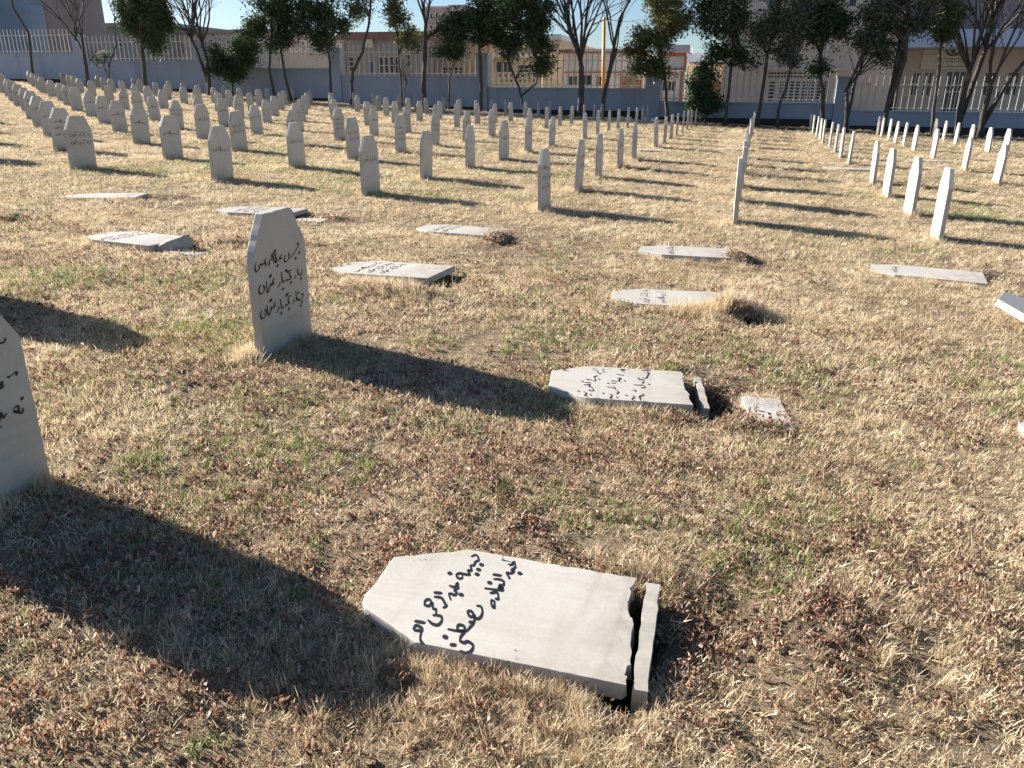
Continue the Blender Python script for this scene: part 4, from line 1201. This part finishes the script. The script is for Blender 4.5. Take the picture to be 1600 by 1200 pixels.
def scatter(name, label, cat, col, npick, sets, tilt=0.25):
    g = np.random.default_rng(len(name) * 13 + npick)
    X = np.concatenate([s[0] for s in sets]); Y = np.concatenate([s[1] for s in sets]); S = np.concatenate([s[2] for s in sets])
    n = len(X)
    Z = ground_z(X, Y)
    me_ = bpy.data.meshes.new(name)
    me_.vertices.add(n); me_.vertices.foreach_set('co', np.stack([X, Y, Z], -1).astype(np.float32).ravel())
    a1 = me_.attributes.new('pick', 'INT', 'POINT'); a1.data.foreach_set('value', g.integers(0, npick, n).astype(np.int32))
    a2 = me_.attributes.new('rot', 'FLOAT_VECTOR', 'POINT')
    a2.data.foreach_set('vector', np.stack([g.normal(0, tilt, n), g.normal(0, tilt, n), g.uniform(0, 6.283, n)], -1).astype(np.float32).ravel())
    a3 = me_.attributes.new('scl', 'FLOAT_VECTOR', 'POINT')
    S = S * g.uniform(0.7, 1.3, n)
    hz = np.clip(S, 0, 1.25) if name == 'dry_grass' else S
    a3.data.foreach_set('vector', np.stack([S, S, np.where(S > 1.6, 1.25 + 0.25 * (S - 1.6), S)], -1).astype(np.float32).ravel())
    o = link(name, me_)
    md = o.modifiers.new('scatter', 'NODES'); md.node_group = scatter_group(col)
    tag(o, label, cat, kind='stuff')
    return o


gg = np.random.default_rng(5)


def thin(X, Y, dens, g):
    k = g.uniform(size=len(X)) < dens
    return X[k], Y[k]


# zones: nearest with single blades, then larger tufts as they recede
zones = [(-5.5, 3.0, 1.0, 4.2, 2100, 1.0), (-10, 5.0, 4.2, 8.0, 1000, 1.25), (-17, 9, 8.0, 16.0, 420, 1.8), (-34, 14, 16.0, 30.0, 120, 2.8), (-56, 18, 30.0, 47.0, 50, 4.2)]
dry, grn, lit = [], [], []
for x0_, x1_, y0_, y1_, dn, sc_ in zones:
    A = (x1_ - x0_) * (y1_ - y0_)
    X, Y = cloud(int(A * dn), x0_, x1_, y0_, y1_, gg)
    soil_ = soil_mask(X, Y)
    patch = smooth_noise(X, Y, 41, 0.55) * 0.6 + smooth_noise(X, Y, 43, 0.17) * 0.4
    leafy_zone = np.clip((4.6 - Y) / 3.0, 0, 1) * 0.45
    dens = np.clip(0.35 + 1.5 * (patch - 0.3), 0.18, 1) * (1 - soil_ * 0.93) * (1 - leafy_zone * np.clip(2.2 * (smooth_noise(X, Y, 47, 0.8) - 0.25), 0, 1))
    Xd, Yd = thin(X, Y, dens, gg)
    dry.append((Xd, Yd, np.full(len(Xd), sc_) * (0.75 + 0.5 * smooth_noise(Xd, Yd, 45, 0.7))))
    gp_ = np.clip((smooth_noise(X, Y, 51, 1.6) - 0.52) * 2.2, 0, 1) * np.clip((smooth_noise(X, Y, 53, 0.3) - 0.35) * 2, 0, 1) * 0.38
    for cx, cy, cr, cd in ((-4.04, 5.22, 0.45, 0.5), (-3.17, 4.09, 0.35, 0.45), (-4.95, 4.8, 0.5, 0.4), (0.17, 2.56, 0.22, 0.45), (0.35, 2.9, 0.35, 0.22), (-2.3, 2.40, 0.10, 0.7), (-1.9, 2.3, 0.3, 0.2), (-2.9, 3.85, 0.25, 0.35), (-0.9, 5.0, 0.4, 0.2), (-9, 12.2, 1.2, 0.3), (-3.5, 14.6, 0.8, 0.4), (-6, 11.5, 1.0, 0.3)):
        gp_ = np.maximum(gp_, cd * np.exp(-((X - cx) ** 2 + (Y - cy) ** 2) / cr ** 2))
    Xg, Yg = thin(X, Y, gp_ * (1 - soil_), gg)
    grn.append((Xg, Yg, np.full(len(Xg), sc_ * 0.9)))
    if y0_ < 15:
        ld = np.clip(1.25 - Y / 7.5, 0.03, 1) * np.clip(0.2 + 1.6 * (smooth_noise(X, Y, 61, 0.9) * 0.55 + smooth_noise(X, Y, 63, 0.25) * 0.45 - 0.28), 0.02, 1) * 0.23
        for bx_, by_, rx, ry, h in BUMPS:
            ld = np.maximum(ld, 0.28 * np.exp(-(((X - bx_) / (rx + 0.12)) ** 2 + ((Y - by_) / (ry + 0.12)) ** 2)) * (h > -0.08))
        Xl, Yl = thin(X, Y, ld, gg)
        lit.append((Xl, Yl, np.full(len(Xl), min(sc_, 1.15))))
scatter('dry_grass', 'short matted dry straw coloured grass covering the lawn', 'grass', C_DRY, 6, dry)
scatter('green_grass', 'patches of short green grass and weeds in the dry lawn', 'grass', C_GRN, 3, grn)
scatter('leaf_litter', 'dead brown leaf litter strewn thickest in the foreground', 'leaf litter', C_LIT, 6, lit, 0.35)

# longer tufts: round the feet of the stones, at the slab edges and in a fringe along the bed
tx, ty, ts = [], [], []
def tuft(x, y, n, rx, ry, s):
    tx.extend(x + gg.normal(0, rx, n)); ty.extend(y + gg.normal(0, ry, n)); ts.extend(np.full(n, s))
tuft(-2.66, 3.72, 46, 0.04, 0.07, 0.85); tuft(-2.52, 4.1, 30, 0.03, 0.14, 0.6); tuft(-2.5, 1.95, 30, 0.03, 0.2, 0.7)
for i in range(40): tuft(-0.9 + 0.7 * i / 40, 1.64 - 0.02 * math.sin(i), 3, 0.02, 0.025, 0.5)
for i in range(30): tuft(-0.75 + 0.6 * i / 30, 3.66 + 0.09 * i / 30, 2, 0.03, 0.03, 0.55)
tuft(-0.2, 5.80, 130, 0.16, 0.12, 1.0); tuft(-0.02, 6.1, 50, 0.12, 0.12, 0.9); tuft(-0.35, 7.62, 40, 0.25, 0.05, 0.7)
tuft(-2.8, 5.66, 60, 0.3, 0.05, 0.7); tuft(-2.55, 5.42, 90, 0.25, 0.12, 0.8); tuft(-3.0, 7.68, 40, 0.3, 0.05, 0.7); tuft(1.8, 7.62, 40, 0.3, 0.05, 0.7)
tuft(0.5, 2.2, 40, 0.15, 0.2, 0.6); tuft(-0.15, 2.33, 40, 0.12, 0.04, 0.6); tuft(-0.6, 1.47, 70, 0.3, 0.08, 0.5); tuft(-0.2, 1.52, 50, 0.12, 0.08, 0.55); tuft(-1.3, 1.55, 40, 0.2, 0.1, 0.5)
tuft(-7.75, 8.3, 70, 0.3, 0.08, 0.8); tuft(-5.7, 5.9, 40, 0.3, 0.06, 0.7); tuft(-4.7, 6.5, 60, 0.25, 0.12, 0.8)
for o in [o for o in SC.objects if o.name.startswith('headstone') and o.get('group') == GRP]:
    x, y = o.location.x, o.location.y
    if y > 9 and y < 25:
        n = int(16 * RND.uniform(0.3, 1.6)); s = 0.75 + y * 0.014
        tuft(x + 0.06, y - 0.05, n, 0.07, 0.17, s)
        tuft(x - 0.05, y - 0.2, n // 2, 0.06, 0.1, s)
Xf = gg.uniform(-40, 12, 5200); Yf = bed_edge(Xf) - np.abs(gg.normal(0, 1.4, 5200)) - 0.2
kf = in_view(Xf, Yf) & (smooth_noise(Xf, Yf, 71, 2.0) > 0.35) & ((Xf < -6) | (gg.uniform(size=5200) < 0.12))
tx.extend(Xf[kf]); ty.extend(Yf[kf]); ts.extend(np.where(Xf[kf] < -8, 2.0, 1.2))
tx = np.array(tx); ty = np.array(ty); ts = np.array(ts)
ok = slab_clear(tx, ty)
scatter('tall_dry_grass', 'longer straw yellow grass tufts at the feet of the stones and along the bed', 'grass', C_TAL, 3, [(tx[ok], ty[ok], ts[ok])], 0.12)
